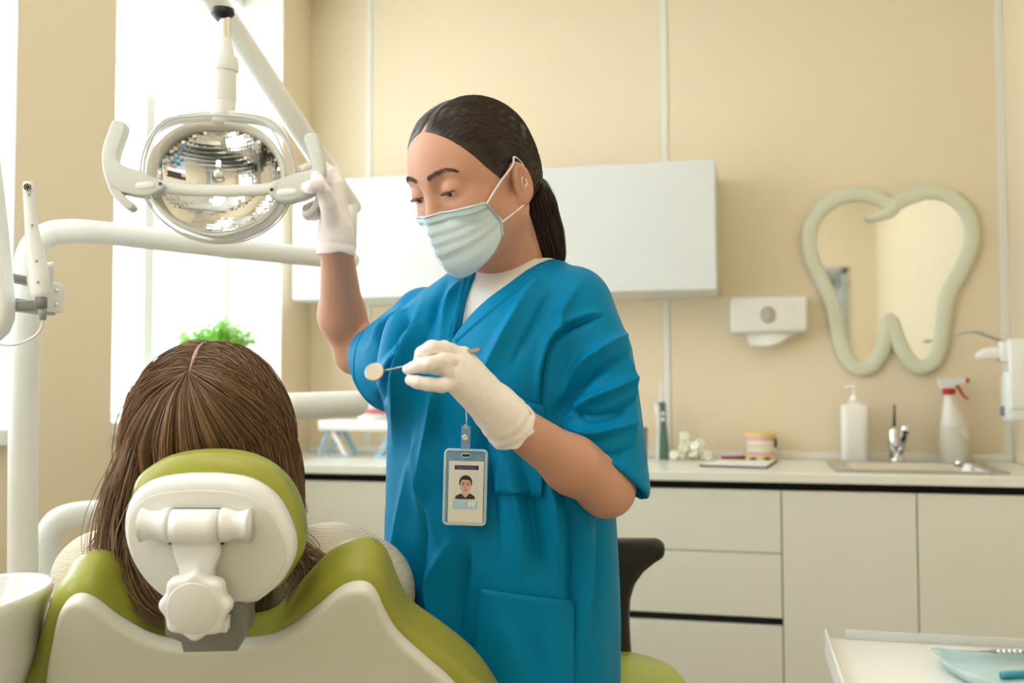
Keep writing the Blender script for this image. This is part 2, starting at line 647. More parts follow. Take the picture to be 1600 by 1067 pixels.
# left wall: a window near the corner, a pier, a second window towards the camera, an added unseen one for light
PXL = (XL, 0, 0)
wy = [on_plane(p, 500, PXL, NX)[1] for p in (440, 175, 21)]       # far jamb, near jamb, next window's far jamb
W1 = (wy[1], wy[0])
W2 = (wy[2] - 1.0, wy[2])
W_added = (wy[2] - 2.36, wy[2] - 1.36)
ZS = on_plane(180, 680, PXL, NX)[2]
ZH = 2.70
structure('wall_left', join(
    box2((XL - T, YF - 0.2, 0), (XL, W_added[0], ZC)), box2((XL - T, W_added[1], 0), (XL, W2[0], ZC)), box2((XL - T, W_added[0], 0), (XL, W_added[1], ZS)), box2((XL - T, W_added[0], ZH), (XL, W_added[1], ZC)), box2((XL - T, W2[1], 0), (XL, W1[0], ZC)), box2((XL - T, W1[1], 0), (XL, YB + 0.012, ZC)),
    box2((XL - T, W2[0], 0), (XL, W2[1], ZS)), box2((XL - T, W1[0], 0), (XL, W1[1], ZS)),
    box2((XL - T, W2[0], ZH), (XL, W2[1], ZC)), box2((XL - T, W1[0], ZH), (XL, W1[1], ZC))), M_wall)

def window(n, y0, y1):
    f = 0.05
    xo = XL - 0.285
    def bar(ya, yb, za, zb):
        return box2((xo, ya, za), (xo + 0.06, yb, zb), 0.004)
    fr = structure('window_%d' % n, join(bar(y0, y0 + f, ZS, ZH), bar(y1 - f, y1, ZS, ZH), bar(y0, y1, ZS, ZS + f), bar(y0, y1, ZH - f, ZH)), M_pvc)
    structure('mullion', bar((y0 + y1) / 2 - 0.03, (y0 + y1) / 2 + 0.03, ZS + f, ZH - f), M_pvc, fr)
    for a, b in ((y0 + f, (y0 + y1) / 2 - 0.03), ((y0 + y1) / 2 + 0.03, y1 - f)):
        structure('pane', box2((xo + 0.025, a, ZS + f), (xo + 0.031, b, ZH - f)), M_glass, fr)
    t = 0.006
    structure('reveal', join(box2((XL - 0.285, y1 - t, ZS), (XL - 0.001, y1 - 0.0005, ZH)), box2((XL - 0.285, y0 + 0.0005, ZS), (XL - 0.001, y0 + t, ZH)),
                             box2((XL - 0.285, y0, ZH - t), (XL - 0.001, y1, ZH - 0.0005))), M_reveal, fr)
    structure('window_sill', box2((XL - 0.225, y0 - 0.0, ZS - 0.002), (XL + 0.035, y1 + 0.0, ZS + 0.038), 0.006), M_pvc, fr)
    return fr
window(1, *W1)
window(2, *W2)
window(3, *W_added)  # unseen window, added to bring in daylight from the front left
# cloth blind rolled part of the way down inside the far window
XBL = XL - 0.19
zb = on_plane(178, 93, (XBL, 0, 0), NX)[2]
rb = thing('roller_blind', 'cream roller blind half lowered in the window behind the lamp', 'blind', (XBL, (W1[0] + W1[1]) / 2, zb))
add('blind_cloth', grid_geo([[(XBL, y, z) for y in np.linspace(W1[0] + 0.03, W1[1] - 0.03, 5)] for z in (zb, ZH - 0.05)]), M_blind, rb, smooth=False)
add('bottom_rail', box2((XBL - 0.006, W1[0] + 0.03, zb - 0.008), (XBL + 0.006, W1[1] - 0.03, zb), 0.003), M_pvc, rb)
add('cassette', box2((XBL - 0.03, W1[0] + 0.01, ZH - 0.07), (XBL + 0.03, W1[1] - 0.01, ZH - 0.008), 0.01), M_pvc, rb)

# ceiling light panels (above and behind the picture)
def ceiling_panel(x, y, label, w=0.6, l=1.2, gain=1.0):
    t = thing('ceiling_light', label, 'ceiling light', (x, y, ZC), 'light panels on the ceiling')
    s = 0.03
    add('frame', join(box2((x - w / 2, y - l / 2, ZC - 0.04), (x - w / 2 + s, y + l / 2, ZC - 0.001), 0.003), box2((x + w / 2 - s, y - l / 2, ZC - 0.04), (x + w / 2, y + l / 2, ZC - 0.001), 0.003),
                      box2((x - w / 2, y - l / 2, ZC - 0.04), (x + w / 2, y - l / 2 + s, ZC - 0.001), 0.003), box2((x - w / 2, y + l / 2 - s, ZC - 0.04), (x + w / 2, y + l / 2, ZC - 0.001), 0.003)), M_pvc, t, smooth=False)
    md = mat('light_diffuser_%d' % round(gain * 10), (1, 0.97, 0.9), rough=0.6, emit=(1, 0.992, 0.985, PANEL_LIGHT * gain))
    add('diffuser', box2((x - w / 2 + s, y - l / 2 + s, ZC - 0.03), (x + w / 2 - s, y + l / 2 - s, ZC - 0.022)), md, t, smooth=False)
ceiling_panel(-0.55, 0.1, 'white ceiling light panel near the door wall', gain=1.2)
ceiling_panel(-0.45, 2.2, 'white ceiling light panel above the counter side', gain=0.3)
# ---------------------------------------------------------------- counter, cabinets
M_cab = mat('cabinet_cream', rgb(232, 228, 212), rough=0.35, var=0.012, vscale=2)
M_cabw = mat('cabinet_white', rgb(220, 221, 216), rough=0.4, var=0.01, vscale=2)
M_top = mat('worktop_white', rgb(238, 235, 222), rough=0.25, var=0.015)
M_kick = mat('gap_black', rgb(16, 15, 12), rough=0.7)
YCF = YB - 0.60                                            # worktop's front edge
ZTOP = on_plane(1000, 735, (0, YCF, 0), NB)[2]
NF = np.array([0, 1, 0])
YD = YCF + 0.02                                            # cabinet fronts
def z_at(px, py, y=YCF):
    return on_plane(px, py, (0, y, 0), NB)[2]
def x_at(px, py, y=YCF):
    return on_plane(px, py, (0, y, 0), NB)[0]
zt_bot = z_at(1000, 750)
zs_bot = z_at(1000, 762, YD)                               # underside of the black finger gap
wt = thing('worktop', 'long white worktop running along the beige back wall', 'worktop', ((XL + XR) / 2, YB - 0.3, ZTOP))
# the board has a cut-out for the sink
SX0, SX1 = x_at(1310, 722, YB - 0.34), x_at(1545, 722, YB - 0.34)
SY0, SY1 = YB - 0.50, YB - 0.14
add('board', join(box2((XL + 0.002, YCF, zt_bot), (SX0 + 0.02, YB - 0.002, ZTOP), 0.003), box2((SX1 - 0.02, YCF, zt_bot), (XR - 0.002, YB - 0.002, ZTOP), 0.003),
                  box2((SX0 + 0.018, YCF, zt_bot), (SX1 - 0.018, SY0 + 0.02, ZTOP), 0.003), box2((SX0 + 0.018, SY1 - 0.02, zt_bot), (SX1 - 0.018, YB - 0.002, ZTOP), 0.003)), M_top, wt, smooth=False)
add('upstand', box2((XL + 0.002, YB - 0.018, ZTOP), (XR - 0.002, YB - 0.002, ZTOP + 0.026), 0.004), M_top, wt, smooth=False)
xs_d0 = x_at(1222, 860, YD)
xs_d1 = x_at(1434, 860, YD)
xs_b0 = -0.70
ZK = 0.10
def carcass(name, label, x0, x1):
    t = thing(name, label, 'cabinet', ((x0 + x1) / 2, YB - 0.3, 0), 'base cabinets under the worktop')
    add('body', join(box2((x0 + 0.001, YD + 0.021, ZK), (x1 - 0.001, YB - 0.004, zs_bot)), box2((x0 + 0.001, YD + 0.035, zs_bot), (x1 - 0.001, YB - 0.004, zt_bot - 0.001))), M_kick, t, smooth=False)
    add('plinth', box2((x0 + 0.001, YD + 0.05, 0), (x1 - 0.001, YD + 0.066, ZK)), M_kick, t, smooth=False)
    return t
def front(name, t, x0, x1, z0, z1):
    return add(name, box2((x0 + 0.0017, YD, z0), (x1 - 0.0017, YD + 0.019, z1), 0.0012), M_cab, t, smooth=False)
c3 = carcass('sink_cabinet', 'cream two-door base cabinet under the steel sink', xs_d0, XR - 0.001)
front('door', c3, xs_d0, xs_d1, ZK + 0.01, zs_bot)
front('door', c3, xs_d1, XR - 0.001, ZK + 0.01, zs_bot)
c2 = carcass('drawer_cabinet', 'cream three-drawer base cabinet behind the black stool', xs_b0, xs_d0)
zd1 = z_at(1222, 865, YD)
zd2 = z_at(1222, 966, YD)
zd3 = z_at(1222, 979, YD)
front('drawer', c2, xs_b0, xs_d0, zd1 + 0.0015, zs_bot)
front('drawer', c2, xs_b0, xs_d0, zd2, zd1 - 0.0015)
front('drawer', c2, xs_b0, xs_d0, ZK + 0.01, zd3)
c1 = carcass('door_cabinet', 'cream base cabinet between the window wall and the dentist', XL + 0.001, xs_b0)
xm = (XL + xs_b0) / 2 + 0.12
front('door', c1, XL + 0.001, xm, ZK + 0.01, zs_bot)
front('door', c1, xm, xs_b0, ZK + 0.01, zs_bot)

# wall cupboard
YU = YB - 0.33
uz0, uz1 = on_plane(1000, 455, (0, YU, 0), NB)[2], on_plane(1000, 254, (0, YU, 0), NB)[2]
ux0, ux1 = on_plane(457, 460, (0, YU, 0), NB)[0], on_plane(1119, 400, (0, YU, 0), NB)[0]
uc = thing('wall_cupboard', 'long white wall cupboard without handles behind the dentist', 'cupboard', ((ux0 + ux1) / 2, YB - 0.16, uz0))
add('body', box2((ux0, YU + 0.02, uz0), (ux1, YB - 0.001, uz1), 0.002), M_cabw, uc, smooth=False)
um = (ux0 + ux1) / 2
for a, b in ((ux0, um), (um, ux1)):
    add('door', box2((a + 0.0012, YU, uz0 + 0.001), (b - 0.0012, YU + 0.019, uz1 - 0.001), 0.0012), M_cabw, uc, smooth=False)

# ---------------------------------------------------------------- things on the wall
M_disp = mat('dispenser_white', rgb(240, 238, 228), rough=0.3, var=0.01)
M_paper = mat('paper', rgb(244, 242, 232), rough=0.9, var=0.02)
def bw(px, py, y=YB):
    return on_plane(px, py, (0, y, 0), NB)
# paper-towel dispenser
a, b = bw(1141, 520, YB - 0.1), bw(1262, 461, YB - 0.1)
pd = thing('towel_dispenser', 'white paper towel dispenser with round window on the wall', 'dispenser', ((a[0] + b[0]) / 2, YB - 0.05, a[2]))
add('case', box2((a[0], YB - 0.105, a[2]), (b[0], YB - 0.001, b[2]), 0.012), M_disp, pd)
add('lid_seam', box2((a[0] - 0.001, YB - 0.075, a[2] + 0.004), (b[0] + 0.001, YB - 0.073, b[2] - 0.004)), M_grey, pd, smooth=False)
c = bw(1200, 492, YB - 0.105)
Mz = np.array([[1, 0, 0], [0, 0, 1], [0, -1, 0]], float)
M_win = mat('dispenser_window', rgb(196, 188, 170), rough=0.2, var=0.1, vscale=40)
add('window_disc', lathe([(0.0, -0.001), (0.03, -0.001), (0.03, 0.0015), (0.0, 0.0015)], (c[0], YB - 0.105, c[2]), 28, Mz, sx=0.88, cap=False), M_win, pd)
ring = [(c[0] + 0.0275 * math.cos(t), YB - 0.1062, c[2] + 0.031 * math.sin(t)) for t in np.linspace(0, 2 * math.pi, 33)]
add('window_rim', tube(ring, 0.0018, 6, closed=True, up=(0, 1, 0)), M_disp, pd)
P = []
for i, v in enumerate(np.linspace(0, 1, 6)):
    row = []
    for j, u in enumerate(np.linspace(0, 1, 10)):
        x = bw(1166, 530)[0] * (1 - u) + bw(1240, 530)[0] * u
        z = a[2] + 0.006 - v * (0.055 if u < 0.62 else 0.055 - (u - 0.62) * 0.105)
        x += v * 0.012 * (1 if u < 0.3 else -0.2)
        row.append((x, YB - 0.07 - 0.012 * math.sin(v * 2.2) + 0.006 * math.sin(u * 9), z))
    P.append(row)
add('towel', thicken(grid_geo(P), 0.0012), M_paper, pd)

# tooth-shaped mirror
TO = [(1392, 320), (1372, 309), (1340, 303), (1305, 311), (1277, 334), (1264, 368), (1270, 408), (1288, 445), (1303, 484), (1311, 525), (1321, 556), (1341, 575), (1361, 572),
      (1377, 550), (1386, 520), (1392, 500), (1399, 520), (1413, 552), (1432, 573), (1452, 570), (1467, 548), (1474, 505), (1481, 462), (1502, 422), (1519, 378), (1513, 337), (1487, 308), (1452, 300), (1420, 308)]
tp = smooth_path([(bw(*p, YB - 0.02)[0], bw(*p, YB - 0.02)[2]) for p in TO], 5, True)
M_mframe = mat('mirror_frame_green', rgb(220, 221, 194), rough=0.3, var=0.02, trans=0.0, coat=0.3)
M_mirror = mat('mirror_glass', (0.86, 0.88, 0.82), rough=0.03, metal=1.0, var=0.0)
tm = thing('tooth_mirror', 'tooth-shaped wall mirror with a pale green frame', 'mirror', (tp[:, 0].mean(), YB - 0.01, tp[:, 1].min()))
cen = tp.mean(0)
def offset_poly(p, d):
    n = len(p)
    t = np.roll(p, -1, 0) - np.roll(p, 1, 0)
    t /= np.linalg.norm(t, axis=1)[:, None] + 1e-12
    nn = np.stack([t[:, 1], -t[:, 0]], 1)
    s = 1 if np.sum(p[:, 0] * np.roll(p[:, 1], -1) - np.roll(p[:, 0], -1) * p[:, 1]) > 0 else -1
    return p + nn * s * d
# frame: rounded band swept along the outline; the glass sits inside it
fr = [(x, YB - 0.017, z) for x, z in tp] + [(tp[0][0], YB - 0.017, tp[0][1])]
add('frame', tube(fr, 0.0265, 16, closed=True, up=(0, 1, 0), flat=0.42), M_mframe, tm)
pl = plate([tuple(q) for q in tp], 0.006, 0.0, (0, YB - 0.010, 0), (1, 0, 0), (0, 0, 1))
sk = rad(-0.6)
add('glass', (pl[0] + np.stack([pl[0][:, 0] * 0, (pl[0][:, 0] - cen[0]) * math.tan(sk), pl[0][:, 0] * 0], 1), pl[1]), M_mirror, tm, smooth=False)
hook = smooth_path([bw(1400, 318, YB - 0.02), bw(1392, 330, YB - 0.02), bw(1375, 337, YB - 0.02), bw(1356, 341, YB - 0.02)], 6)
add('curl', tube(hook, np.linspace(0.026, 0.012, len(hook)), 14, up=(0, 1, 0), flat=0.42, dome=True), M_mframe, tm)

# elbow dispenser on the side wall
YE = 3.36
def er(px, py, y=YE):
    return on_plane(px, py, (0, y, 0), NB)
e0, e1 = er(1566, 660), er(1566, 531)
ed = thing('soap_dispenser', 'white elbow-lever soap dispenser with steel lever on the side wall', 'dispenser', (XR - 0.05, YE, e0[2]))
bx0 = e0[0]
add('back_plate', box2((XR - 0.016, YE - 0.045, e0[2] - 0.01), (XR - 0.001, YE + 0.045, e1[2]), 0.004), M_disp, ed)
add('cover', box2((bx0 + 0.014, YE - 0.047, er(1575, 640)[2]), (XR - 0.014, YE + 0.047, e1[2] + 0.002), 0.008), M_disp, ed)
bot = lathe([(0.0, 0), (0.034, 0.0), (0.038, 0.01), (0.038, 0.13), (0.03, 0.15), (0.012, 0.16), (0.012, 0.19)], (bx0 + 0.040, YE, e0[2] + 0.004), 24, power=4)
add('bottle', bot, M_white, ed)
add('label_stripe', box2((bx0 + 0.0005, YE - 0.02, e0[2] + 0.02), (bx0 + 0.0025, YE + 0.02, e0[2] + 0.05)), mat('blue_print', rgb(90, 120, 150), rough=0.5), ed, smooth=False)
nz = [er(1574, 552), er(1556, 552), er(1540, 553), er(1531, 557), er(1528, 561)]
add('nozzle', tube(smooth_path(nz, 4), np.interp(np.linspace(0, 1, 17), [0, .5, .8, 1], [.021, .019, .014, .007]), 14, up=(0, 0, 1), power=3.5), M_disp, ed)
add('head_block', box2((bx0 - 0.006, YE - 0.026, er(1566, 566)[2]), (bx0 + 0.02, YE + 0.026, er(1566, 533)[2]), 0.006), M_disp, ed)
lv = smooth_path([er(1568, 534), er(1556, 529), er(1532, 520), er(1518, 518), er(1494, 521)], 5)
for s in (-1, 1):
    add('lever', tube(lv + np.array([0, s * 0.018, 0]), 0.0042, 8), M_steel, ed)
le = lv[-1]
add('lever_end', tube([le + np.array([0, s, 0]) for s in np.linspace(-0.018, 0.018, 5)], 0.0032, 8), M_steel, ed)
# ---------------------------------------------------------------- dental chair
M_green = mat('green_upholstery', rgb(160, 160, 62), rough=0.36, var=0.03, vscale=20, bump=0.05, bscale=500)
M_shell = mat('chair_shell_cream', rgb(232, 231, 218), rough=0.4, var=0.012)
M_hrw = mat('headrest_white', rgb(240, 240, 236), rough=0.28, var=0.01)
REC = rad(33)
CU = RZ * math.cos(REC) - RY * math.sin(REC)              # up along the reclined back
CN = np.cross(RX, CU)                                     # towards the camera, slightly down
P0 = W(340, 1000, 1.17)
chair = thing('dental_chair', 'reclined dental chair with green upholstery and cream shell', 'dental chair', (P0[0] + RY[0] * 0.6, P0[1] + RY[1] * 0.6, 0))
def back2d(pts, p0=P0, off=0.0):
    out = []
    for px, py in pts:
        p = on_plane(px, py, p0, CN) - p0
        out.append((p @ RX, p @ CU))
    return out
outer = [(-60, 1240), (-30, 1130), (5, 1075), (45, 1030), (62, 985), (75, 945), (95, 917), (122, 907), (150, 912), (183, 940), (225, 980), (262, 1003), (300, 1010), (350, 1010), (400, 1005),
         (432, 982), (470, 940), (510, 902), (548, 887), (580, 890), (602, 912), (617, 950), (640, 988), (690, 1024), (740, 1064), (775, 1110), (800, 1160), (820, 1240)]
inner = [(55, 1240), (68, 1080), (80, 1005), (91, 962), (112, 944), (140, 950), (178, 978), (228, 1006), (275, 1016), (340, 1016), (402, 1011), (440, 1000), (487, 966), (530, 932), (562, 924),
         (584, 936), (600, 970), (622, 1004), (664, 1042), (705, 1078), (725, 1110), (745, 1160), (755, 1240)]
PAD = P0 - CN * 0.10
def curve_back(x, y):
    return np.clip(-0.25 * np.maximum(np.abs(x) - 0.14, 0), -0.05, 0)
o2 = smooth_path(back2d(outer, P0 - CN * 0.03), 4)
V, F = pad_sdf(o2, PAD, RX, CU, 0.085, 0.026, 0.005, 2)
add('backrest', (V, F), M_green, chair)
i2 = [tuple(p) for p in smooth_path(back2d(inner), 4)]
add('back_shell', plate(i2, 0.022, 0.007, P0 - CN * 0.022, RX, CU, seg=3), M_shell, chair, angle=50)
# seat, leg rest and base stretch away behind the back
hipz = 0.60
B0 = P0 - CU * 0.34 - CN * 0.06
seatc = B0 + RY * 0.22
seatc = np.array([seatc[0], seatc[1], hipz])
MS = np.array([RX, RY, RZ])
def soft(c, half, r, M=MS, h=0.010):
    e = np.abs(np.asarray(M).T) @ np.asarray(half) + 0.02
    return mesh_sdf(lambda P: s_box(P, c, half, M, r), c - e, c + e, h, 1)
add('seat', soft(seatc, (0.25, 0.28, 0.05), 0.045), M_green, chair)
lt = rad(-14)
ML = np.array([RX, RY * math.cos(lt) + RZ * math.sin(lt), -RY * math.sin(lt) + RZ * math.cos(lt)])
lc = seatc + RY * 0.62 + RZ * (-0.06)
add('leg_rest', soft(lc, (0.21, 0.36, 0.045), 0.04, ML), M_green, chair)
add('seat_shell', join(box(seatc + RZ * -0.075, (0.42, 0.52, 0.05), 0.015, MS), box(lc - ML[2] * 0.06, (0.36, 0.66, 0.03), 0.01, ML)), M_shell, chair)
add('lift_column', join(box(seatc + RZ * -0.28, (0.2, 0.3, 0.40), 0.03, MS), box(np.array([seatc[0], seatc[1], 0.04]) + RY * 0.1, (0.44, 0.9, 0.075), 0.03, MS)), M_shell, chair)
add('back_hinge', box(seatc - RY * 0.23 + RZ * 0.0, (0.34, 0.12, 0.11), 0.02, MS), M_grey, chair)

# headrest on its bracket
HD = 1.10
HC = W(326, 846, HD)
HT = rad(10)
HUy = RZ * math.cos(HT) - RY * math.sin(HT)
HN = np.cross(RX, HUy)
def hp(px, py, off=0.0):
    p = on_plane(px, py, HC + HN * off, HN) - HC
    return (p @ RX, p @ HUy)
shell_o = [(192, 822), (200, 785), (222, 760), (262, 748), (326, 745), (385, 753), (425, 778), (447, 812), (459, 850), (456, 880), (438, 912), (410, 936), (390, 945), (330, 950), (285, 947), (255, 936), (222, 905), (200, 865)]
so = smooth_path([hp(*p) for p in shell_o], 5, True)
V, F = pad_sdf(so, HC - HN * 0.03, RX, HUy, 0.034, 0.012, 0.0032, 2)
hs = add('headrest_shell', (V, F), M_hrw, chair)
face = smooth_path([hp(p[0] * 0.92 + 326 * 0.08, (p[1] - 852) * 0.86 + 856) for p in shell_o], 4, True)
add('shell_face', plate([tuple(p) for p in face], 0.004, 0.002, HC + HN * 0.002, RX, HUy), mat('headrest_face', rgb(226, 224, 214), rough=0.32, var=0.01), hs, angle=40)
pad_o = [(200, 800), (203, 760), (222, 738), (262, 719), (326, 712), (385, 720), (430, 746), (458, 785), (471, 836), (467, 872), (448, 905), (420, 930), (330, 935), (250, 925), (214, 880)]
po = smooth_path([hp(*p, -0.03) for p in pad_o], 5, True)
V, F = pad_sdf(po, HC - HN * 0.085, RX, HUy, 0.058, 0.022, 0.004, 2)
add('headrest_pad', (V, F), M_green, chair)
# hinge across the shell
def hw(px, py, off):
    x, y = hp(px, py, off)
    return HC + RX * x + HUy * y + HN * off
hz = 0.018
for xa, xb, s in ((222, 268, 1), (347, 392, -1)):
    ps = [hw(x, 820, hz) for x in np.linspace(xa, xb, 9)]
    rr = [0.0185 - 0.0035 * math.sin(math.pi * min(1, (k / 8 if s > 0 else 1 - k / 8) * 1.2)) for k in range(9)]
    add('hinge_barrel', tube(ps, rr, 18, up=RZ), M_hrw, hs)
ps = [hw(x, 822, hz + 0.002) for x in np.linspace(270.5, 344.5, 6)]
add('hinge_sleeve', tube(ps, 0.0185, 20, up=RZ), M_hrw, hs)
gap = [hw(x, y, 0.0125) for x, y in ((267, 850), (268, 800), (272, 797), (344, 797), (347, 800), (347, 850))]
add('hinge_gap', tube(gap, 0.0026, 6), M_black, hs)
neck_o = [(272, 838), (344, 838), (348, 860), (338, 885), (342, 935), (282, 935), (285, 885), (276, 860)]
add('hinge_arm', plate([hp(*p, 0.012) for p in neck_o], 0.016, 0.005, HC + HN * 0.010, RX, HUy, 3), M_hrw, chair, angle=50)
KC = hw(312, 938, 0.022)
kn = []
NL = 72
for k in range(NL):
    a = 2 * math.pi * k / NL
    r = 0.0365 + 0.0024 * math.cos(8 * a + 0.35)
    kn.append((r * math.cos(a), r * math.sin(a)))
kb = plate(kn, 0.022, 0.006, KC, RX, HUy, 3)
knob = add('headrest_knob', kb, M_hrw, chair, angle=50)
add('knob_cap', lathe([(0.0, 0.0232), (0.0272, 0.0232), (0.0285, 0.0226), (0.0285, 0.0205)], KC, 40, np.array([RX, HUy, HN]), cap=False), mat('knob_cap_white', rgb(228, 227, 218), rough=0.35), knob)
foot = [(296, 962), (359, 962), (358, 982), (297, 985)]
add('knob_foot', plate([hp(*p, 0.015) for p in foot], 0.020, 0.003, HC + HN * 0.008, RX, HUy), M_hrw, knob, angle=40)
br = [(262, 940), (272, 925), (352, 925), (372, 930), (389, 938), (389, 985), (378, 992), (375, 1010), (292, 1012), (288, 996), (264, 985)]
add('headrest_bracket', plate([hp(*p, -0.01) for p in br], 0.045, 0.004, HC - HN * 0.040, RX, HUy), M_grey, chair, angle=40)

# ---------------------------------------------------------------- stool behind the dentist
M_lime = mat('stool_green', rgb(176, 182, 74), rough=0.35, var=0.02)
SD = 1.78
sb = W(905, 1030, SD)
stool = thing('stool', 'black backed stool with round green seat behind the dentist', 'stool', (sb[0], sb[1], 0))
prof = [(1036, 846), (1037, 858), (1034, 868), (1018, 878), (1003, 890), (990, 908), (983, 930), (981, 960), (983, 1000), (986, 1050)]
half = [((px - 905) / FPX * SD, (1040 - py) / FPX * SD) for px, py in prof]
top = [((1026 - 905) / FPX * SD, (1040 - 840) / FPX * SD)]
outl = [(-x, y) for x, y in half[::-1]] + [(-top[0][0], top[0][1])] + top + half
V, F = pad_sdf(np.array(outl), W(905, 1040, SD), RX, RZ, 0.045, 0.012, 0.005, 2)
add('backrest', (V, F), mat('black_leatherette', rgb(30, 29, 24), rough=0.42, var=0.05, bump=0.1, bscale=300), stool)
sc_ = W(900, 1052, SD - 0.17)
add('seat', lathe([(0.0, -0.05), (0.16, -0.05), (0.175, -0.035), (0.178, -0.015), (0.165, 0.0), (0.12, 0.004), (0.0, 0.005)], sc_, 56), M_lime, stool)
add('back_support', tube([sc_ + RZ * -0.055 + RY * 0.05, sc_ + RZ * -0.06 + RY * 0.2, W(905, 1060, SD) + RY * 0.01], 0.016, 10), M_black, stool)
add('gas_column', tube([np.array([sc_[0], sc_[1], z]) for z in (0.08, 0.3, sc_[2] - 0.05)], [0.028, 0.02, 0.02], 16), M_chrome, stool)
for k in range(5):
    a = 2 * math.pi * k / 5 + 0.3
    e = np.array([math.cos(a), math.sin(a), 0])
    leg = add('leg', tube([np.array([sc_[0], sc_[1], 0.10]), np.array([sc_[0], sc_[1], 0.085]) + e * 0.15, np.array([sc_[0], sc_[1], 0.065]) + e * 0.26], [0.02, 0.017, 0.013], 10), M_chrome, stool)
    add('castor', lathe([(0.0, -0.012), (0.024, -0.012), (0.027, 0), (0.024, 0.012), (0.0, 0.012)], np.array([sc_[0], sc_[1], 0.0275]) + e * 0.26, 18, np.array([[0, 0, 1], [-e[1], e[0], 0], e]), cap=False), M_black, leg)

# ---------------------------------------------------------------- dental unit: cabinet, cuspidor
M_unit = mat('unit_white', rgb(240, 240, 234), rough=0.3, var=0.01)
M_flange = mat('flange_grey', rgb(150, 152, 146), rough=0.45, var=0.03)
UZ = W(45, 948, 1.8)[2]
ub = W(10, 948, 1.83)
unit_ = thing('dental_unit', 'white dental unit cabinet carrying the lamp post beside the chair', 'dental unit', (ub[0], ub[1], 0))
add('cabinet', box(np.array([ub[0], ub[1], UZ / 2 + 0.01]), (0.34, 0.30, UZ - 0.02), 0.03, CAMM, 4), M_unit, unit_, angle=50)
add('base', box(np.array([ub[0], ub[1], 0.03]), (0.38, 0.36, 0.06), 0.02, CAMM), M_grey, unit_)
def ring_loft(c, rows, n=48, power=3.0):
    V, F = [], []
    for hx, hy, z in rows:
        for k in range(n):
            a = 2 * math.pi * k / n
            x, y = math.cos(a), math.sin(a)
            q = (abs(x) ** power + abs(y) ** power) ** (-1 / power)
            V.append(c + RX * hx * x * q + RY * hy * y * q + RZ * z)
    for i in range(len(rows) - 1):
        for k in range(n):
            k2 = (k + 1) % n
            F.append([i * n + k, i * n + k2, (i + 1) * n + k2, (i + 1) * n + k])
    F.append(list(range(n))[::-1])
    F.append([(len(rows) - 1) * n + k for k in range(n)])
    return np.array(V), F
bc = W(-50, 938, 1.16)
cu = thing('cuspidor', 'glossy white spittoon bowl at the lower left corner', 'spittoon', (bc[0], bc[1], 0))
M_porc = mat('porcelain', rgb(240, 240, 236), rough=0.08, var=0.01, coat=0.5)
add('bowl', ring_loft(bc, [(0.028, 0.06, -0.155), (0.042, 0.09, -0.13), (0.058, 0.12, -0.07), (0.066, 0.135, -0.02), (0.070, 0.142, -0.006), (0.070, 0.143, 0.002), (0.067, 0.14, 0.006), (0.062, 0.134, 0.003), (0.057, 0.127, -0.008),
                           (0.05, 0.11, -0.03), (0.035, 0.08, -0.05), (0.012, 0.03, -0.058), (0.002, 0.005, -0.06)], 64, 2.3), M_porc, cu)
add('swirl_ring', tube([bc + RX * 0.03 * math.cos(t) + RY * 0.07 * math.sin(t) + RZ * -0.042 for t in np.linspace(0, 2 * math.pi, 33)], 0.003, 8, closed=True), M_porc, cu)
add('pedestal', tube([np.array([bc[0], bc[1], 0.0]), np.array([bc[0], bc[1], 0.3]), bc + RZ * -0.15], [0.06, 0.04, 0.032], 20), M_unit, cu)

# ---------------------------------------------------------------- operating lamp on its post
M_lampw = mat('lamp_white', rgb(238, 238, 230), rough=0.3, var=0.012)
M_lampg = mat('lamp_handle_grey', rgb(212, 211, 202), rough=0.38, var=0.015)
pb = W(36, 930, 1.76)
lamp = thing('operating_lamp', 'white dental operating lamp with clear cover on a jointed arm', 'lamp', (pb[0], pb[1], UZ))
post = [np.array([pb[0], pb[1], UZ + 0.002]), W(36, 760, 1.76), W(38, 560, 1.76), W(41, 450, 1.76), W(44, 415, 1.765), W(52, 388, 1.77), W(70, 370, 1.78), W(98, 362, 1.79), W(150, 363, 1.81), W(300, 381, 1.92), W(420, 394, 2.0), W(500, 402, 2.05), W(547, 406, 2.08)]
sp = smooth_path(post, 8)
rr = np.interp(np.linspace(0, len(post) - 1, len(sp)), [0, 2, 5, 8, 12], [0.025, 0.0245, 0.0235, 0.021, 0.0195])
add('post_arm', tube(sp, rr, 24, up=None, dome=True), M_lampw, lamp)
add('post_flange', lathe([(0.0, 0), (0.04, 0), (0.04, 0.012), (0.028, 0.018), (0.028, 0.03), (0, 0.03)], (pb[0], pb[1], UZ + 0.001), 28), M_flange, lamp)
J0 = W(547, 388, 2.08)
J1 = W(549, 318, 2.04)
add('joint_pin', tube([J0, J1], 0.013, 16), M_lampw, lamp)
A0, A1 = W(548, 322, 2.06), W(322, -18, 1.70)
dA = unit(A1 - A0)
ps = [A0 + (A1 - A0) * t for t in np.linspace(0, 1, 12)]
sarm = add('spring_arm', tube(ps, np.linspace(0.0205, 0.0215, 12), 28, up=RY, power=3.0, dome=True), M_lampw, lamp)
nA = unit(np.cross(dA, RY))
add('arm_groove', tube([p + (-RY) * 0.0205 + nA * 0.006 for p in ps[1:-1]], 0.0012, 6), M_flange, sarm)
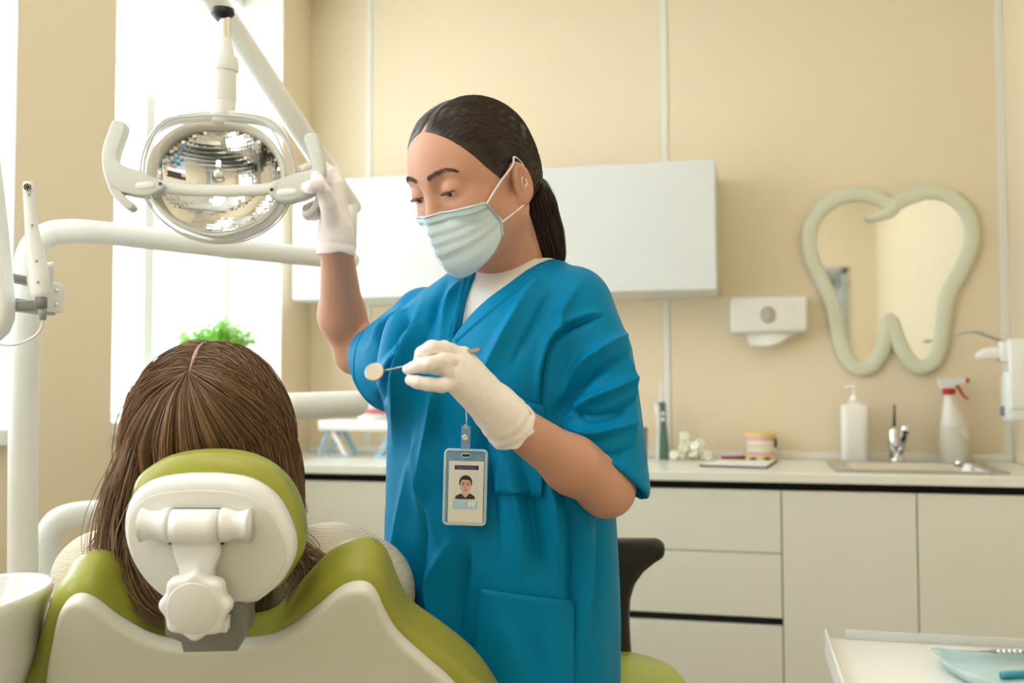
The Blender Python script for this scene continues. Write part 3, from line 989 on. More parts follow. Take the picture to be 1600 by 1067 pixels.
# drop stem
LD = 1.65
LS = LD / 1.45
st = [(352, 20, 0.010), (352, 60, 0.0095)]
def vert(pxs, m, name, parent=lamp, n=28):
    P = [W(x, y, LD + 0.03) for x, y, r in pxs]
    return add(name, tube(P, [r * LS for _, _, r in pxs], n), m, parent, angle=40)
vert([(352, 22, 0.0085), (352, 61, 0.0085)], M_chrome, 'chrome_pin')
vert([(348, 14, 0.016), (348, 22, 0.017), (348.5, 31, 0.010)], M_black, 'pivot_cap')
vert([(352, 59, 0.0095), (351, 62, 0.0105), (350, 88, 0.0155), (350, 92, 0.0155)], M_lampw, 'stem_cone')
vert([(350.5, 91, 0.0205), (350.5, 93, 0.0208), (350.5, 110, 0.0208), (350.5, 112, 0.02)], M_lampw, 'stem_collar')
vert([(349, 112, 0.0188), (349, 157, 0.0188), (348.5, 158, 0.0175), (348, 159, 0.0185), (347, 184, 0.0185)], M_lampw, 'stem_tube')
LC = W(340, 283, LD)
LT = rad(8)
LU = RZ * math.cos(LT) - RY * math.sin(LT) * -1.0
LU = unit(LU)
LN = np.cross(RX, LU)                                     # towards the viewer, slightly down
def lp(px, py, off=0.0):
    p = on_plane(px, py, LC + LN * off * LS, LN) - LC
    return np.array([p @ RX, p @ LU])
def l3(x, y, z):
    return LC + RX * x + LU * y + LN * z * LS
rim_px = [(342, 179), (300, 181), (266, 187), (243, 203), (229, 228), (221, 258), (222, 288), (233, 318), (252, 343), (280, 363), (312, 375), (344, 378), (378, 374), (410, 361), (434, 342), (450, 316), (460, 288), (461, 262), (452, 230), (440, 206), (420, 189), (386, 182)]
rim = smooth_path([lp(*p) for p in rim_px], 4, True)
def loft_outline(o, rows, close_end=False):
    """rows: (scale, z) copies of an outline about its centre"""
    c = o.mean(0)
    n = len(o)
    V, F = [], []
    for s, z in rows:
        for p in o:
            q = c + (p - c) * s
            V.append(l3(q[0], q[1], z))
    for i in range(len(rows) - 1):
        for k in range(n):
            k2 = (k + 1) % n
            F.append([i * n + k, i * n + k2, (i + 1) * n + k2, (i + 1) * n + k])
    if close_end:
        F.append([(len(rows) - 1) * n + k for k in range(n)])
    return np.array(V), F
M_clear = clear_mat('lamp_cover_clear', tint=(0.97, 0.97, 0.96), gloss=0.05, rough=0.03, milk=0.16, milkcol=(0.95, 0.95, 0.92))
cov = add('cover', loft_outline(rim, [(1.0, -0.008), (1.0, 0.004), (0.985, 0.012), (0.95, 0.016), (0.90, 0.0175)]), M_clear, lamp)
add('cover_front', loft_outline(rim, [(0.90, 0.0175), (0.86, 0.022), (0.7, 0.028), (0.4, 0.031), (0.02, 0.032)], True), clear_mat('lamp_window_clear', tint=(0.98, 0.98, 0.98), gloss=0.02, rough=0.02), lamp)
add('cover_edge', tube([l3(p[0], p[1], 0.004) for p in rim] + [l3(rim[0][0], rim[0][1], 0.004)], 0.0022 * LS, 8, closed=True, up=LN), mat('cover_edge', rgb(226, 225, 216), rough=0.15, var=0.02, trans=0.3), cov)
for sc2, zz2, r2 in ((0.905, 0.0178, 0.0012), (1.0, -0.008, 0.0012)):
    rm = [rim.mean(0) + (p - rim.mean(0)) * sc2 for p in rim]
    add('cover_line', tube([l3(p[0], p[1], zz2) for p in rm] + [l3(rm[0][0], rm[0][1], zz2)], r2 * LS, 6, closed=True, up=LN), MATS['cover_edge'], cov)
crown_px = [(232, 222), (243, 203), (266, 188), (300, 182), (342, 180), (386, 183), (418, 190), (440, 206), (451, 226)]
cp3 = smooth_path([l3(*lp(*p), -0.004) for p in crown_px], 5)
add('crown_rim', tube(cp3, np.interp(np.linspace(0, 1, len(cp3)), [0, .2, .5, .8, 1], [.003, .0075, .009, .0075, .003]) * LS, 12, up=LN, flat=1.2), M_lampw, lamp)
inn = smooth_path([lp(*p) for p in [(338, 196), (290, 201), (258, 222), (240, 252), (238, 285), (250, 320), (280, 347), (338, 364), (395, 348), (425, 322), (439, 288), (436, 252), (418, 222), (386, 201)]], 5, True)
M_lin = mat('lamp_liner_cream', rgb(226, 220, 202), rough=0.35, var=0.02)
add('reflector_surround', loft_outline(inn, [(1.07, -0.006), (1.07, 0.003), (1.0, -0.002), (0.955, -0.012), (0.95, -0.03)]), M_lin, lamp)
add('rear_shell', loft_outline(inn, [(1.068, -0.006), (1.068, -0.02), (1.0, -0.05), (0.8, -0.075), (0.45, -0.088), (0.05, -0.09)], True), M_lampw, lamp)
# mosaic reflector: each facet a small flat mirror
M_refl = mat('reflector_mirror', (0.86, 0.86, 0.85), rough=0.02, metal=1.0, var=0.0)
rc = lp(338, 281)
hx_, hy_ = 0.0905 * LS, 0.079 * LS
V, F = [], []
N = 34
def dish(u, v):
    return -0.012 - 0.052 * max(0.0, 1 - u * u - v * v) ** 0.9
for i in range(N):
    for j in range(N):
        u0, v0 = -1 + 2 * i / N, -1 + 2 * j / N
        uc, vc = u0 + 1 / N, v0 + 1 / N
        if uc * uc + vc * vc > 1.03:
            continue
        e = 0.01
        du, dv = (dish(uc + e, vc) - dish(uc - e, vc)) / (2 * e), (dish(uc, vc + e) - dish(uc, vc - e)) / (2 * e)
        zc = dish(uc, vc)
        b = len(V)
        for a_, b_ in ((0, 0), (2 / N, 0), (2 / N, 2 / N), (0, 2 / N)):
            u, v = u0 + a_, v0 + b_
            V.append(l3(rc[0] + u * hx_, rc[1] + v * hy_, zc + du * (u - uc) + dv * (v - vc)))
        F.append([b, b + 1, b + 2, b + 3])
add('reflector', (np.array(V), F), M_refl, lamp, smooth=False)
bar = smooth_path([l3(*lp(x, y, 0.006), 0.006) for x, y in ((232, 283), (255, 292), (280, 296), (340, 298), (400, 297), (425, 294), (446, 286))], 6)
bb = add('bulb_bar', tube(bar, 0.0088 * LS, 16, up=LN, flat=0.8), M_lampw, lamp)
add('bulb_cap', lathe([(0.0, 0.0), (0.010, 0.0), (0.012, 0.012), (0.008, 0.022), (0.0, 0.024)], l3(*lp(341, 282, -0.01), -0.012), 20, np.array([RX, LN * -1, LU])), M_chrome, bb)
add('bulb', lathe([(0.0, 0.0), (0.004, 0.001), (0.004, 0.012), (0.0, 0.014)], l3(*lp(341, 262, -0.02), -0.02), 14, np.array([RX, LN * -1, LU])), mat('bulb_glass', (0.9, 0.9, 0.9), rough=0.1, emit=(1, 1, 1, 2.0)), bb)
hl = [(75, 490), (105, 487), (127, 500), (120, 540), (98, 600), (92, 640), (112, 660), (180, 685), (218, 702), (262, 728), (282, 745), (245, 772), (200, 785), (120, 772), (84, 764), (60, 752), (38, 690), (33, 630), (40, 580), (58, 530)]
hr = [(829, 562), (835, 542), (852, 532), (875, 532), (890, 548), (902, 600), (915, 680), (905, 730), (885, 757), (850, 784), (800, 800), (760, 808), (715, 800), (690, 778), (692, 756), (715, 730), (745, 712), (800, 692), (852, 680), (860, 660), (850, 620)]
hf = [(890, 760), (902, 790), (880, 840), (845, 868), (822, 862), (824, 850), (850, 838), (868, 810), (876, 780)]
def handle(polys, name='handle'):
    root = None
    for pts in polys:
        g = plate([tuple(lp(150 + x / 2.54, y / 2.54, 0.012)) for x, y in smooth_path(pts, 3, True)], 0.020 * LS, 0.006 * LS, LC + LN * 0.002 * LS, RX, LU, 3)
        if root is None:
            root = add(name, g, M_lampg, lamp, angle=45)
        else:
            add('thumb_hook', g, M_lampg, root, angle=45)
    return root
hk = [(58, 742), (92, 750), (116, 778), (154, 812), (156, 828), (140, 838), (118, 828), (88, 800), (66, 770)]
h1 = handle([hl, hk])
h2 = handle([hr, hf])
for hh, x0, x1, y in ((h1, 217, 238, 290), (h2, 438, 459, 301)):
    add('handle_button', tube([l3(*lp(x0, y, 0.022), 0.022), l3(*lp(x1, y - 1.5, 0.022), 0.022)], 0.0052 * LS, 12, up=LN, flat=0.4, dome=True), M_lampw, hh)
for x, y in ((251, 288), (425, 297)):
    q = lp(x, y, 0.02)
    add('screw', lathe([(0.0, 0.0), (0.003, 0.0), (0.003, 0.0225 * LS), (0.0, 0.0225 * LS)], l3(q[0], q[1], 0.0), 12, np.array([RX, LU, LN])), M_black, lamp)
lamp_neck = add('head_mount', tube([W(347, 178, LD + 0.03), W(347, 190, LD + 0.035)], [0.0185 * LS, 0.0185 * LS], 20), M_lampw, lamp)

# ---------------------------------------------------------------- second arm of the unit
ia = W(70, 920, 1.86)
arm2 = thing('tube_stand', 'white curved tube arm behind the patient reaching towards the counter', 'tube stand', (ia[0], ia[1], UZ))
pp = [np.array([ia[0], ia[1], UZ]), W(70, 880, 1.86), W(73, 842, 1.86), (W(88, 815, 1.865)), W(118, 803, 1.88), W(175, 796, 1.92), W(260, 770, 2.05), W(330, 720, 2.15), W(380, 660, 2.24), W(415, 637, 2.28)]
add('riser_tube', tube(smooth_path(pp, 7), 0.0225, 20), M_lampw, arm2)
add('riser_flange', lathe([(0.0, 0), (0.036, 0), (0.036, 0.012), (0.027, 0.018), (0.027, 0.03), (0, 0.03)], (ia[0], ia[1], UZ + 0.001), 28), M_flange, arm2)
add('forearm', tube([W(385, 636, 2.26), W(449, 635, 2.32), W(520, 632, 2.38), W(556, 631, 2.41)], 0.0315, 28, dome=True), M_lampw, arm2)

# ---------------------------------------------------------------- monitor and intraoral camera at the left edge
MD = 1.46
mo = [(-300, 190), (-12, 216), (-2, 222), (3, 238), (14, 330), (23, 420), (28, 475), (27, 500), (19, 520), (6, 532), (-12, 537), (-300, 566)]
mp0 = W(-100, 380, MD)
def cp(px, py, dd=MD):
    p = on_plane(px, py, W(-100, 380, dd), RY) - W(-100, 380, dd)
    return (p @ RX, p @ RZ)
mon = thing('monitor', 'white bezelled monitor cut off by the left picture edge', 'monitor', (mp0[0], mp0[1], W(0, 540, MD)[2]))
add('bezel', plate([cp(*p) for p in mo], 0.035, 0.008, mp0, RX, RZ, 3), M_white, mon, angle=45)
so_ = [(-285, 222), (-24, 244), (-17, 252), (-8, 330), (0, 400), (5, 440), (5, 476), (-2, 484), (-285, 520)]
add('screen', plate([cp(*p, MD - 0.035) for p in so_], 0.003, 0.001, mp0 - RY * 0.0355, RX, RZ), mat('screen_dark', rgb(52, 54, 60), rough=0.15, var=0.05), mon, smooth=False)
def camb(x0, x1, y0, y1, d0, d1, bev=0.004):
    a, b = W(x0, y1, (d0 + d1) / 2), W(x1, y0, (d0 + d1) / 2)
    c = (a + b) / 2
    return box(c, (abs((b - a) @ RX), d1 - d0, abs(b[2] - a[2])), bev, CAMM)
add('mount_bracket', join(camb(22, 48, 469, 487, 1.55, 1.74), camb(24, 48, 432, 444, 1.52, 1.74)), M_flange, mon)
add('mount_block', camb(73, 86, 440, 487, 1.44, 1.50, 0.003), M_white, mon)
add('bracket_arm', camb(20, 78, 470, 487, 1.45, 1.485, 0.003), M_flange, mon)
for y in (454, 476):
    add('bolt', tube([W(85, y, 1.47), W(91, y, 1.47)], 0.0032, 10), M_chrome, mon)
hd = [W(63, 405, 1.425), W(64, 435, 1.425), W(66, 466, 1.425)]
add('wand_holder', tube(smooth_path([W(49, 415, 1.43), W(50, 445, 1.44), W(58, 466, 1.445), (W(70, 464, 1.44)), W(77, 440, 1.44), W(77, 412, 1.43)], 5), 0.0042, 10, up=RY, flat=2.6), M_white, mon)
wd = thing('intraoral_camera', 'slim white handheld intraoral camera upright beside the monitor', 'camera', W(64, 490, 1.42))
M_wand = mat('wand_white', rgb(236, 236, 232), rough=0.3, var=0.01)
wp = [W(44, 284, 1.42), W(44.5, 292, 1.42), W(47, 330, 1.42), W(50, 360, 1.42), W(55, 395, 1.42), W(60, 425, 1.42), W(62, 445, 1.42), W(63, 460, 1.42), W(64, 468, 1.42)]
wr = np.array([7.0, 8.5, 9, 10.5, 13.5, 15.5, 15.5, 14, 8]) / FPX * 1.42
add('body', tube(smooth_path(wp, 4), np.interp(np.linspace(0, 8, 33), range(9), wr), 20, up=RY, flat=0.75), M_wand, wd)
add('lens', lathe([(0.0, 0.0), (0.0052, 0.0), (0.0052, 0.0025), (0.0, 0.0025)], W(43.5, 292.5, 1.413) + RY * 0.0, 8, np.array([RX, RZ, -RY])), M_black, wd, smooth=False)
for k in range(6):
    a = k * math.pi / 3
    add('led', lathe([(0, 0), (0.0009, 0), (0.0009, 0.0007), (0, 0.0007)], W(43.5, 292.5, 1.4105) + RX * 0.0034 * math.cos(a) + RZ * 0.0034 * math.sin(a), 8, np.array([RX, RZ, -RY])), mat('led_yellow', rgb(214, 200, 110), rough=0.3), wd)
for x, y in ((45, 304), (50, 352), (57, 408), (59.5, 441)):
    d = np.interp(y, [300, 350, 441], [1.4125, 1.411, 1.4085])
    add('button', lathe([(0, 0), (0.0019, 0), (0.0015, 0.0007), (0, 0.0008)], W(x, y, d), 12, np.array([RX, RZ, -RY])), M_flange, wd)
add('cable_collar', tube([W(64, 464, 1.42), W(65, 482, 1.42)], [0.0085, 0.0075], 12), M_grey, wd)
add('plug', tube([W(66, 480, 1.42), W(67, 500, 1.42)], [0.0065, 0.0045], 12), M_flange, wd)
cb = smooth_path([W(67, 498, 1.42), W(66, 508, 1.42), W(58, 522, 1.42), W(40, 533, 1.42), W(15, 539, 1.42), W(-30, 536, 1.415), W(-80, 560, 1.42)], 6)
add('cable', tube(cb, 0.0022, 8), M_wand, wd)
# ---------------------------------------------------------------- the dentist
def skin_mat(name, base, dark):
    m = mat(name, base, rough=0.48, var=0.05, vscale=14, bump=0.06, bscale=700, sss=0.12, spec=0.35)
    return m
M_skin = skin_mat('skin', rgb(206, 154, 128), None)
M_scrub = mat('scrub_teal', rgb(0, 128, 174), rough=0.5, var=0.05, vscale=6, bump=0.12, bscale=1200, spec=0.12)
M_pants = mat('trousers_teal', rgb(12, 96, 132), rough=0.65, var=0.05)
M_shirt = mat('undershirt_white', rgb(238, 236, 228), rough=0.8, var=0.02, bump=0.15, bscale=900)
M_glove = mat('glove_latex', rgb(252, 239, 232), rough=0.42, var=0.05, vscale=30, bump=0.45, bscale=120, sss=0.1)
M_hair = mat('hair_dark', rgb(52, 38, 30), rough=0.38, var=0.25, vscale=60)
M_brow = mat('brow_dark', rgb(98, 72, 58), rough=0.7, var=0.2, vscale=200)
M_mask = mat('mask_blue', rgb(212, 228, 232), rough=0.75, var=0.03, vscale=25, bump=0.2, bscale=500)
M_maskb = mat('mask_band', rgb(186, 208, 214), rough=0.75, var=0.04, bump=0.2, bscale=400)
M_cord = mat('ear_loop', rgb(240, 240, 238), rough=0.8)
M_eyew = mat('eye_white', rgb(226, 216, 208), rough=0.15, coat=0.5)
M_iris = mat('iris_brown', rgb(46, 32, 26), rough=0.12, coat=0.6)
M_sole = mat('shoe_white', rgb(230, 230, 226), rough=0.5)

fp = W(780, 900, 1.45)
nurse = thing('person', 'woman in teal scrubs, mask and gloves holding the lamp and a dental mirror', 'person', (fp[0], fp[1], 0))

# --- head frame: forward, left, up
HY, HP = rad(45), rad(22)
def cdir(x, y, z):
    return RX * x + RY * y + RZ * z
hf_ = cdir(-math.sin(HY) * math.cos(HP), -math.cos(HY) * math.cos(HP), -math.sin(HP))
hl_ = cdir(math.cos(HY), -math.sin(HY), 0)
hu_ = np.cross(hf_, hl_)
HM = np.array([hf_, hl_, hu_])
HO = W(808, 285, 1.367) - 0.075 * hl_
def H(f, l, u):
    return HO + f * hf_ + l * hl_ + u * hu_
def toH(P):
    return (P - HO.astype(np.float32)) @ HM.T.astype(np.float32)
NKB = W(806, 452, 1.495)

def sdf_head(P):
    q = toH(P)
    d = s_ell(q, (-0.005, 0, 0.042), (0.096, 0.073, 0.083))
    d = smin(d, s_ell(q, (0.036, 0, 0.048), (0.054, 0.060, 0.056)), 0.03)
    d = smin(d, s_ell(q, (0.032, 0, -0.022), (0.058, 0.056, 0.075)), 0.03)
    a = np.abs(q[:, 1])
    qa = np.stack([q[:, 0], a, q[:, 2]], 1)
    d = smin(d, s_cone(qa, (0.004, 0.050, -0.040), (0.074, 0.008, -0.084), 0.020, 0.017), 0.025)
    d = smin(d, s_ell(qa, (0.060, 0.036, -0.012), (0.024, 0.022, 0.022)), 0.022)
    d = smin(d, s_cone(qa, (0.082, 0.008, 0.035), (0.072, 0.040, 0.036), 0.0095, 0.008), 0.018)
    # sockets, then lids round the eyeballs
    d = smax(d, -s_ell(qa, (0.096, 0.032, 0.019), (0.016, 0.017, 0.011)), 0.014)
    lid = s_ell(qa, (0.0785, 0.0315, 0.0185), (0.0142, 0.0165, 0.0140))
    d = smin(d, lid, 0.007)
    slit = s_ell(qa, (0.0935, 0.032, 0.0112), (0.0105, 0.0132, 0.0038))
    d = smax(d, -slit, 0.002)
    # nose
    d = smin(d, s_cone(q, (0.084, 0, 0.030), (0.100, 0, -0.008), 0.0062, 0.0080), 0.012)
    d = smin(d, s_ell(q, (0.0995, 0, -0.014), (0.0095, 0.0100, 0.0090)), 0.008)
    d = smin(d, s_ell(qa, (0.090, 0.0115, -0.017), (0.0095, 0.0072, 0.0072)), 0.008)
    # mouth under the mask
    d = smin(d, s_ell(q, (0.088, 0, -0.048), (0.012, 0.024, 0.010)), 0.012)
    # ears
    et = np.array([[math.cos(0.2), 0, -math.sin(0.2)], [0, 1, 0], [math.sin(0.2), 0, math.cos(0.2)]])
    ec = np.array([-0.010, 0.0755, 0.000])
    ear = s_ell(qa, ec, (0.0165, 0.0085, 0.0275), et)
    lobe = s_ell(qa, (-0.004, 0.073, -0.023), (0.0095, 0.006, 0.0095))
    ear = smin(ear, lobe, 0.008)
    dish_ = s_ell(qa, ec + np.array([0.0015, 0.0068, 0.002]), (0.0105, 0.0065, 0.0195), et)
    ear = smax(ear, -dish_, 0.004)
    ear = smin(ear, s_cone(qa, (0.0035, 0.0755, -0.004), (0.004, 0.0745, -0.010), 0.0035, 0.0035), 0.004)
    ear = smin(ear, s_cone(qa, (-0.016, 0.0765, 0.010), (-0.013, 0.077, -0.010), 0.003, 0.003), 0.006)
    d = smin(d, ear, 0.005)
    # neck
    n = s_cone(P, H(-0.012, 0, -0.035), NKB, 0.050, 0.058)
    n = smin(n, s_cone(P, H(-0.01, 0.05, -0.03), W(782, 430, 1.452), 0.012, 0.010), 0.03)
    d = smin(d, n, 0.022)
    return d
lo = np.minimum(H(0, 0, 0) - 0.17, NKB - 0.07)
hi = np.maximum(H(0, 0, 0) + 0.17, NKB + 0.07)
head_geo = mesh_sdf(sdf_head, lo, hi, 0.0016, 1)

# --- torso frame
TY = rad(34)
tf_ = cdir(-math.sin(TY), -math.cos(TY), 0)
tl_ = cdir(math.cos(TY), -math.sin(TY), 0)
LV = [  # px of the axis, py, half width, half depth, depth of axis
    (802, 398, 0.060, 0.056, 1.505), (800, 412, 0.082, 0.064, 1.505), (797, 428, 0.116, 0.075, 1.50), (792, 448, 0.143, 0.088, 1.497), (786, 478, 0.164, 0.102, 1.493),
    (780, 520, 0.170, 0.114, 1.49), (776, 580, 0.174, 0.124, 1.49), (775, 660, 0.176, 0.126, 1.49), (776, 760, 0.182, 0.128, 1.49), (777, 850, 0.188, 0.130, 1.49), (780, 960, 0.190, 0.132, 1.49),
    (784, 1067, 0.186, 0.134, 1.49), (786, 1180, 0.190, 0.138, 1.49)]
LVp = np.array([W(a, b, e) for a, b, c_, d_, e in LV])
_zs = LVp[:, 2][::-1]
_ax = np.stack([np.interp(_zs, _zs, LVp[:, k][::-1]) for k in (0, 1)], 1)
_hw = np.array([l[2] for l in LV])[::-1]
_hd = np.array([l[3] for l in LV])[::-1]
def sm_interp(x, xs, ys):
    xs2 = np.linspace(xs[0], xs[-1], 1200)
    y2 = np.interp(xs2, xs, ys)
    k = np.hanning(83)[1:-1]
    y2 = np.convolve(np.pad(y2, 40, mode='edge'), k / k.sum(), 'valid')
    return np.interp(x, xs2, y2).astype(np.float32)
def sdf_torso(P, off=0.0):
    z = P[:, 2]
    cx, cy = sm_interp(z, _zs, _ax[:, 0]), sm_interp(z, _zs, _ax[:, 1])
    a, b = sm_interp(z, _zs, _hw) + off, sm_interp(z, _zs, _hd) + off
    x, y = P[:, 0] - cx, P[:, 1] - cy
    u = x * tl_[0] + y * tl_[1]
    v = x * tf_[0] + y * tf_[1]
    e = 2.15
    k = (np.abs(u / a) ** e + np.abs(v / b) ** e) ** (1 / e)
    d = (k - 1) * np.minimum(a, b) * 0.85
    d = np.maximum(d, z - (_zs[-1] + off))
    return np.maximum(d, _zs[0] - z)
def TP(l, f, z):
    """point of the torso: to her left, forward, height"""
    cx, cy = sm_interp(np.array([z]), _zs, _ax[:, 0])[0], sm_interp(np.array([z]), _zs, _ax[:, 1])[0]
    return np.array([cx, cy, z]) + tl_ * l + tf_ * f

# --- arms
SL, EL, WL = W(915, 488, 1.40), W(948, 764, 1.345), W(800, 661, 1.245)
SR, ER, WR = W(662, 502, 1.585), W(556, 552, 1.79), W(526, 388, 1.65)
def sdf_arms(P):
    d = s_chain(P, [W(893, 486, 1.42), W(924, 560, 1.40), W(936, 640, 1.385), EL], [0.036, 0.036, 0.036, 0.036])
    d = smin(d, s_cone(P, EL, EL * 0.62 + WL * 0.38, 0.0335, 0.0355), 0.02)
    d = smin(d, s_cone(P, EL * 0.62 + WL * 0.38, WL, 0.0355, 0.0255), 0.02)
    d = smin(d, s_cone(P, WL, W(785, 650, 1.237), 0.0255, 0.024), 0.01)
    e = s_cone(P, SR, ER, 0.038, 0.034)
    mid = ER * 0.62 + WR * 0.38 + RX * -0.012
    e = smin(e, s_cone(P, ER, mid, 0.035, 0.0385), 0.02)
    e = smin(e, s_cone(P, mid, WR, 0.0385, 0.0262), 0.02)
    e = smin(e, s_cone(P, WR, W(525, 365, 1.65), 0.0262, 0.025), 0.01)
    return np.minimum(d, e)
def sdf_body(P):
    t = sdf_torso(P, -0.034)
    d = smin(t, sdf_arms(P), 0.03)
    return smin(d, s_cone(P, H(-0.012, 0, -0.045), NKB, 0.046, 0.056), 0.02)
lo = np.min([LVp.min(0) - 0.22, SL - .08, EL - .08, WL - .08, SR - .08, ER - .08, WR - .08], 0)
hi = np.max([LVp.max(0) + 0.22, SL + .08, EL + .08, WL + .08, SR + .08, ER + .08, WR + .08], 0)
lo[2] = 0.82
body_geo = mesh_sdf(sdf_body, lo, hi, 0.0035, 1)
body = add('body', join(head_geo, body_geo), M_skin, nurse)

# --- eyes, brows
for s in (1, -1):
    c = H(0.0785, s * 0.0315, 0.0180)
    eb = add('eye', lathe([(0.0128 * math.sin(t), -0.0128 * math.cos(t)) for t in np.linspace(0.001, math.pi - 0.001, 16)], c, 24), M_eyew, nurse)
    g = unit(hf_ * 0.86 - hu_ * 0.5)
    a = unit(np.cross(g, RX))
    b = np.cross(a, g)
    add('iris', lathe([(0.0131 * math.sin(t), 0.0131 * math.cos(t)) for t in np.linspace(0.45, 0.001, 8)], c, 20, np.array([b, a, g]), cap=False), M_iris, eb)
_bh = BVHTree.FromPolygons([tuple(v) for v in head_geo[0]], head_geo[1].tolist())
def on_head(f, l, u, off=0.0):
    """drop a head-frame point onto the skin along the head's forward axis"""
    o = H(f + 0.08, l, u)
    hit = _bh.ray_cast(Vector(o), Vector(-hf_))
    if hit[0] is None:
        return H(f, l, u)
    return np.array(hit[0]) + np.array(hit[1]) * off
def near_head(p, off=0.0):
    hit = _bh.find_nearest(Vector(p))
    return np.array(hit[0]) + np.array(hit[1]) * off
for s in (1, -1):
    pts = [on_head(0.08, s * l, u, 0.0012) for l, u in ((0.0110, 0.0375), (0.017, 0.0405), (0.026, 0.0428), (0.036, 0.0448), (0.046, 0.0425), (0.051, 0.0395))]
    sp = smooth_path(pts, 5)
    bw_ = np.interp(np.linspace(0, 1, len(sp)), [0, .15, .45, .8, 1], [.0026, .0036, .0034, .0022, .0008])
    bh_ = []
    for _ in range(230):
        k = random.randint(0, len(sp) - 2)
        tg = unit(sp[k + 1] - sp[k])
        up_ = unit(np.cross(hf_, tg) * -s)
        p0 = sp[k] + up_ * random.uniform(-1, 0.6) * bw_[k]
        dr_ = unit(tg + up_ * random.uniform(0.1, 0.75))
        bh_.append([p0, p0 + dr_ * 0.0025 + hf_ * 0.0006, p0 + dr_ * 0.0052])
    add('eyebrow', strands(bh_, 0.00036), M_brow, nurse)
    lash = []
    for t in np.linspace(-1, 1, 11):
        lash.append(H(0.0785, s * 0.0315, 0.0185) + hl_ * s * (0.0130 * t) + hf_ * (0.0148 * math.sqrt(max(0.0, 1 - (t * 0.9) ** 2))) - hu_ * (0.0022 + 0.0022 * (1 - t * t)))
    add('eyelashes', tube(smooth_path(lash, 3), np.interp(np.linspace(-1, 1, 31), [-1, -.6, .6, 1], [.0005, .0012, .0014, .0006]), 6, up=hu_, flat=0.8), M_brow, nurse)
    # lashes standing out from the lid
    ls = []
    for t in np.linspace(-0.85, 0.95, 16):
        p0 = H(0.0785, s * 0.0315, 0.0185) + hl_ * s * (0.0130 * t) + hf_ * (0.0148 * math.sqrt(max(0.0, 1 - (t * 0.9) ** 2))) - hu_ * (0.0022 + 0.0022 * (1 - t * t))
        dr_ = unit(hf_ * 0.8 + hl_ * s * t * 0.6 - hu_ * 0.45)
        ls.append([p0, p0 + dr_ * 0.003, p0 + dr_ * 0.006 + hu_ * 0.0008])
    add('lash_hairs', strands(ls, 0.00035), M_brow, nurse)

# --- hair: sleek cap with a centre part, gathered into a low tail
CRC, CRR = np.array([-0.002, 0, 0.044]), np.array([0.1005, 0.0775, 0.0875])
def hair_keep(q):
    """> 0 outside the haired part of the head"""
    F_, L_, U_ = q[:, 0], np.abs(q[:, 1]), q[:, 2]
    fh = 0.034 + 0.47 * U_ - 0.10 * np.maximum(U_ - 0.075, 0) - 0.12 * np.maximum(0.03 - L_, 0) * (U_ > 0.05)
    low = np.interp(F_, [-0.12, -0.05, -0.034, -0.022, 0.0, 0.012, 0.022, 0.04], [-0.058, -0.050, -0.022, 0.012, 0.026, 0.014, -0.012, -0.020]).astype(np.float32)
    return np.maximum((F_ - fh) * 0.85, (low - U_) * 0.7)
def sdf_hair(P):
    q = toH(P)
    k = hair_keep(q)
    d = s_ell(q, CRC, CRR)
    d = smin(d, s_ell(q, (0.036, 0, 0.050), (0.0575, 0.0640, 0.0595)), 0.025)
    d = smin(d, s_ell(q, (-0.055, 0, 0.0), (0.045, 0.055, 0.055)), 0.03)
    taper = np.clip(-k / 0.030, 0, 1)
    d = d + 0.0052 * (1 - taper) - 0.001
    part = np.abs(q[:, 1])
    on = (q[:, 0] > -0.02) & (q[:, 2] > 0.05)
    d = d + np.where(on, 0.0042 * np.exp(-(part / 0.0022) ** 2) + 0.0015 * np.exp(-(part / 0.008) ** 2), 0)
    # fine combed relief, running from the hairline to the tail
    ang = np.arctan2(q[:, 1], q[:, 2] + 0.03 + 0.25 * (q[:, 0] + 0.09))
    d = d + 0.00012 * np.sin(ang * 90) * taper
    return np.maximum(d, k)
lo, hi = H(0, 0, 0.03) - 0.16, H(0, 0, 0.03) + 0.16
hair_geo = mesh_sdf(sdf_hair, lo, hi, 0.0017, 1)
hair = add('hair', hair_geo, M_hair, nurse)
# combed strands on top of the cap
TB = np.array([-0.090, 0.012, -0.022])                    # where the tail is tied
def cap_r(dirs):
    k = 1.0 / np.sqrt((dirs[..., 0] / CRR[0]) ** 2 + (dirs[..., 1] / CRR[1]) ** 2 + (dirs[..., 2] / CRR[2]) ** 2)
    return k
roots = []
for _ in range(2000):
    s = random.choice((-1, 1))
    f = random.uniform(-0.075, 0.070)
    u = 0.13 if f < 0.03 else 0.13 - (f - 0.03) * 0.9
    roots.append((f, s * random.uniform(0.0022, 0.006), u))
for _ in range(1500):
    s = random.choice((-1, 1))
    t = random.random()
    hp_ = smooth_path([(0.066, 0.004, 0.088), (0.070, 0.025, 0.080), (0.060, 0.048, 0.060), (0.045, 0.062, 0.035), (0.028, 0.069, 0.006), (0.020, 0.070, 0.008)], 4)
    p = hp_[int(t * (len(hp_) - 1))]
    roots.append((p[0] - random.uniform(0.001, 0.012), s * p[1], p[2] + random.uniform(-0.003, 0.004)))
for _ in range(300):
    a = random.uniform(-1, 1)
    roots.append((-0.05 + 0.02 * abs(a), 0.055 * a, -0.046 + 0.02 * abs(a)))
roots = np.array(roots)
m_ = 14
d0 = roots - CRC
d0 /= np.linalg.norm(d0, axis=1)[:, None]
d1 = TB - CRC + rng.normal(0, 0.006, (len(roots), 3))
d1 /= np.linalg.norm(d1, axis=1)[:, None]
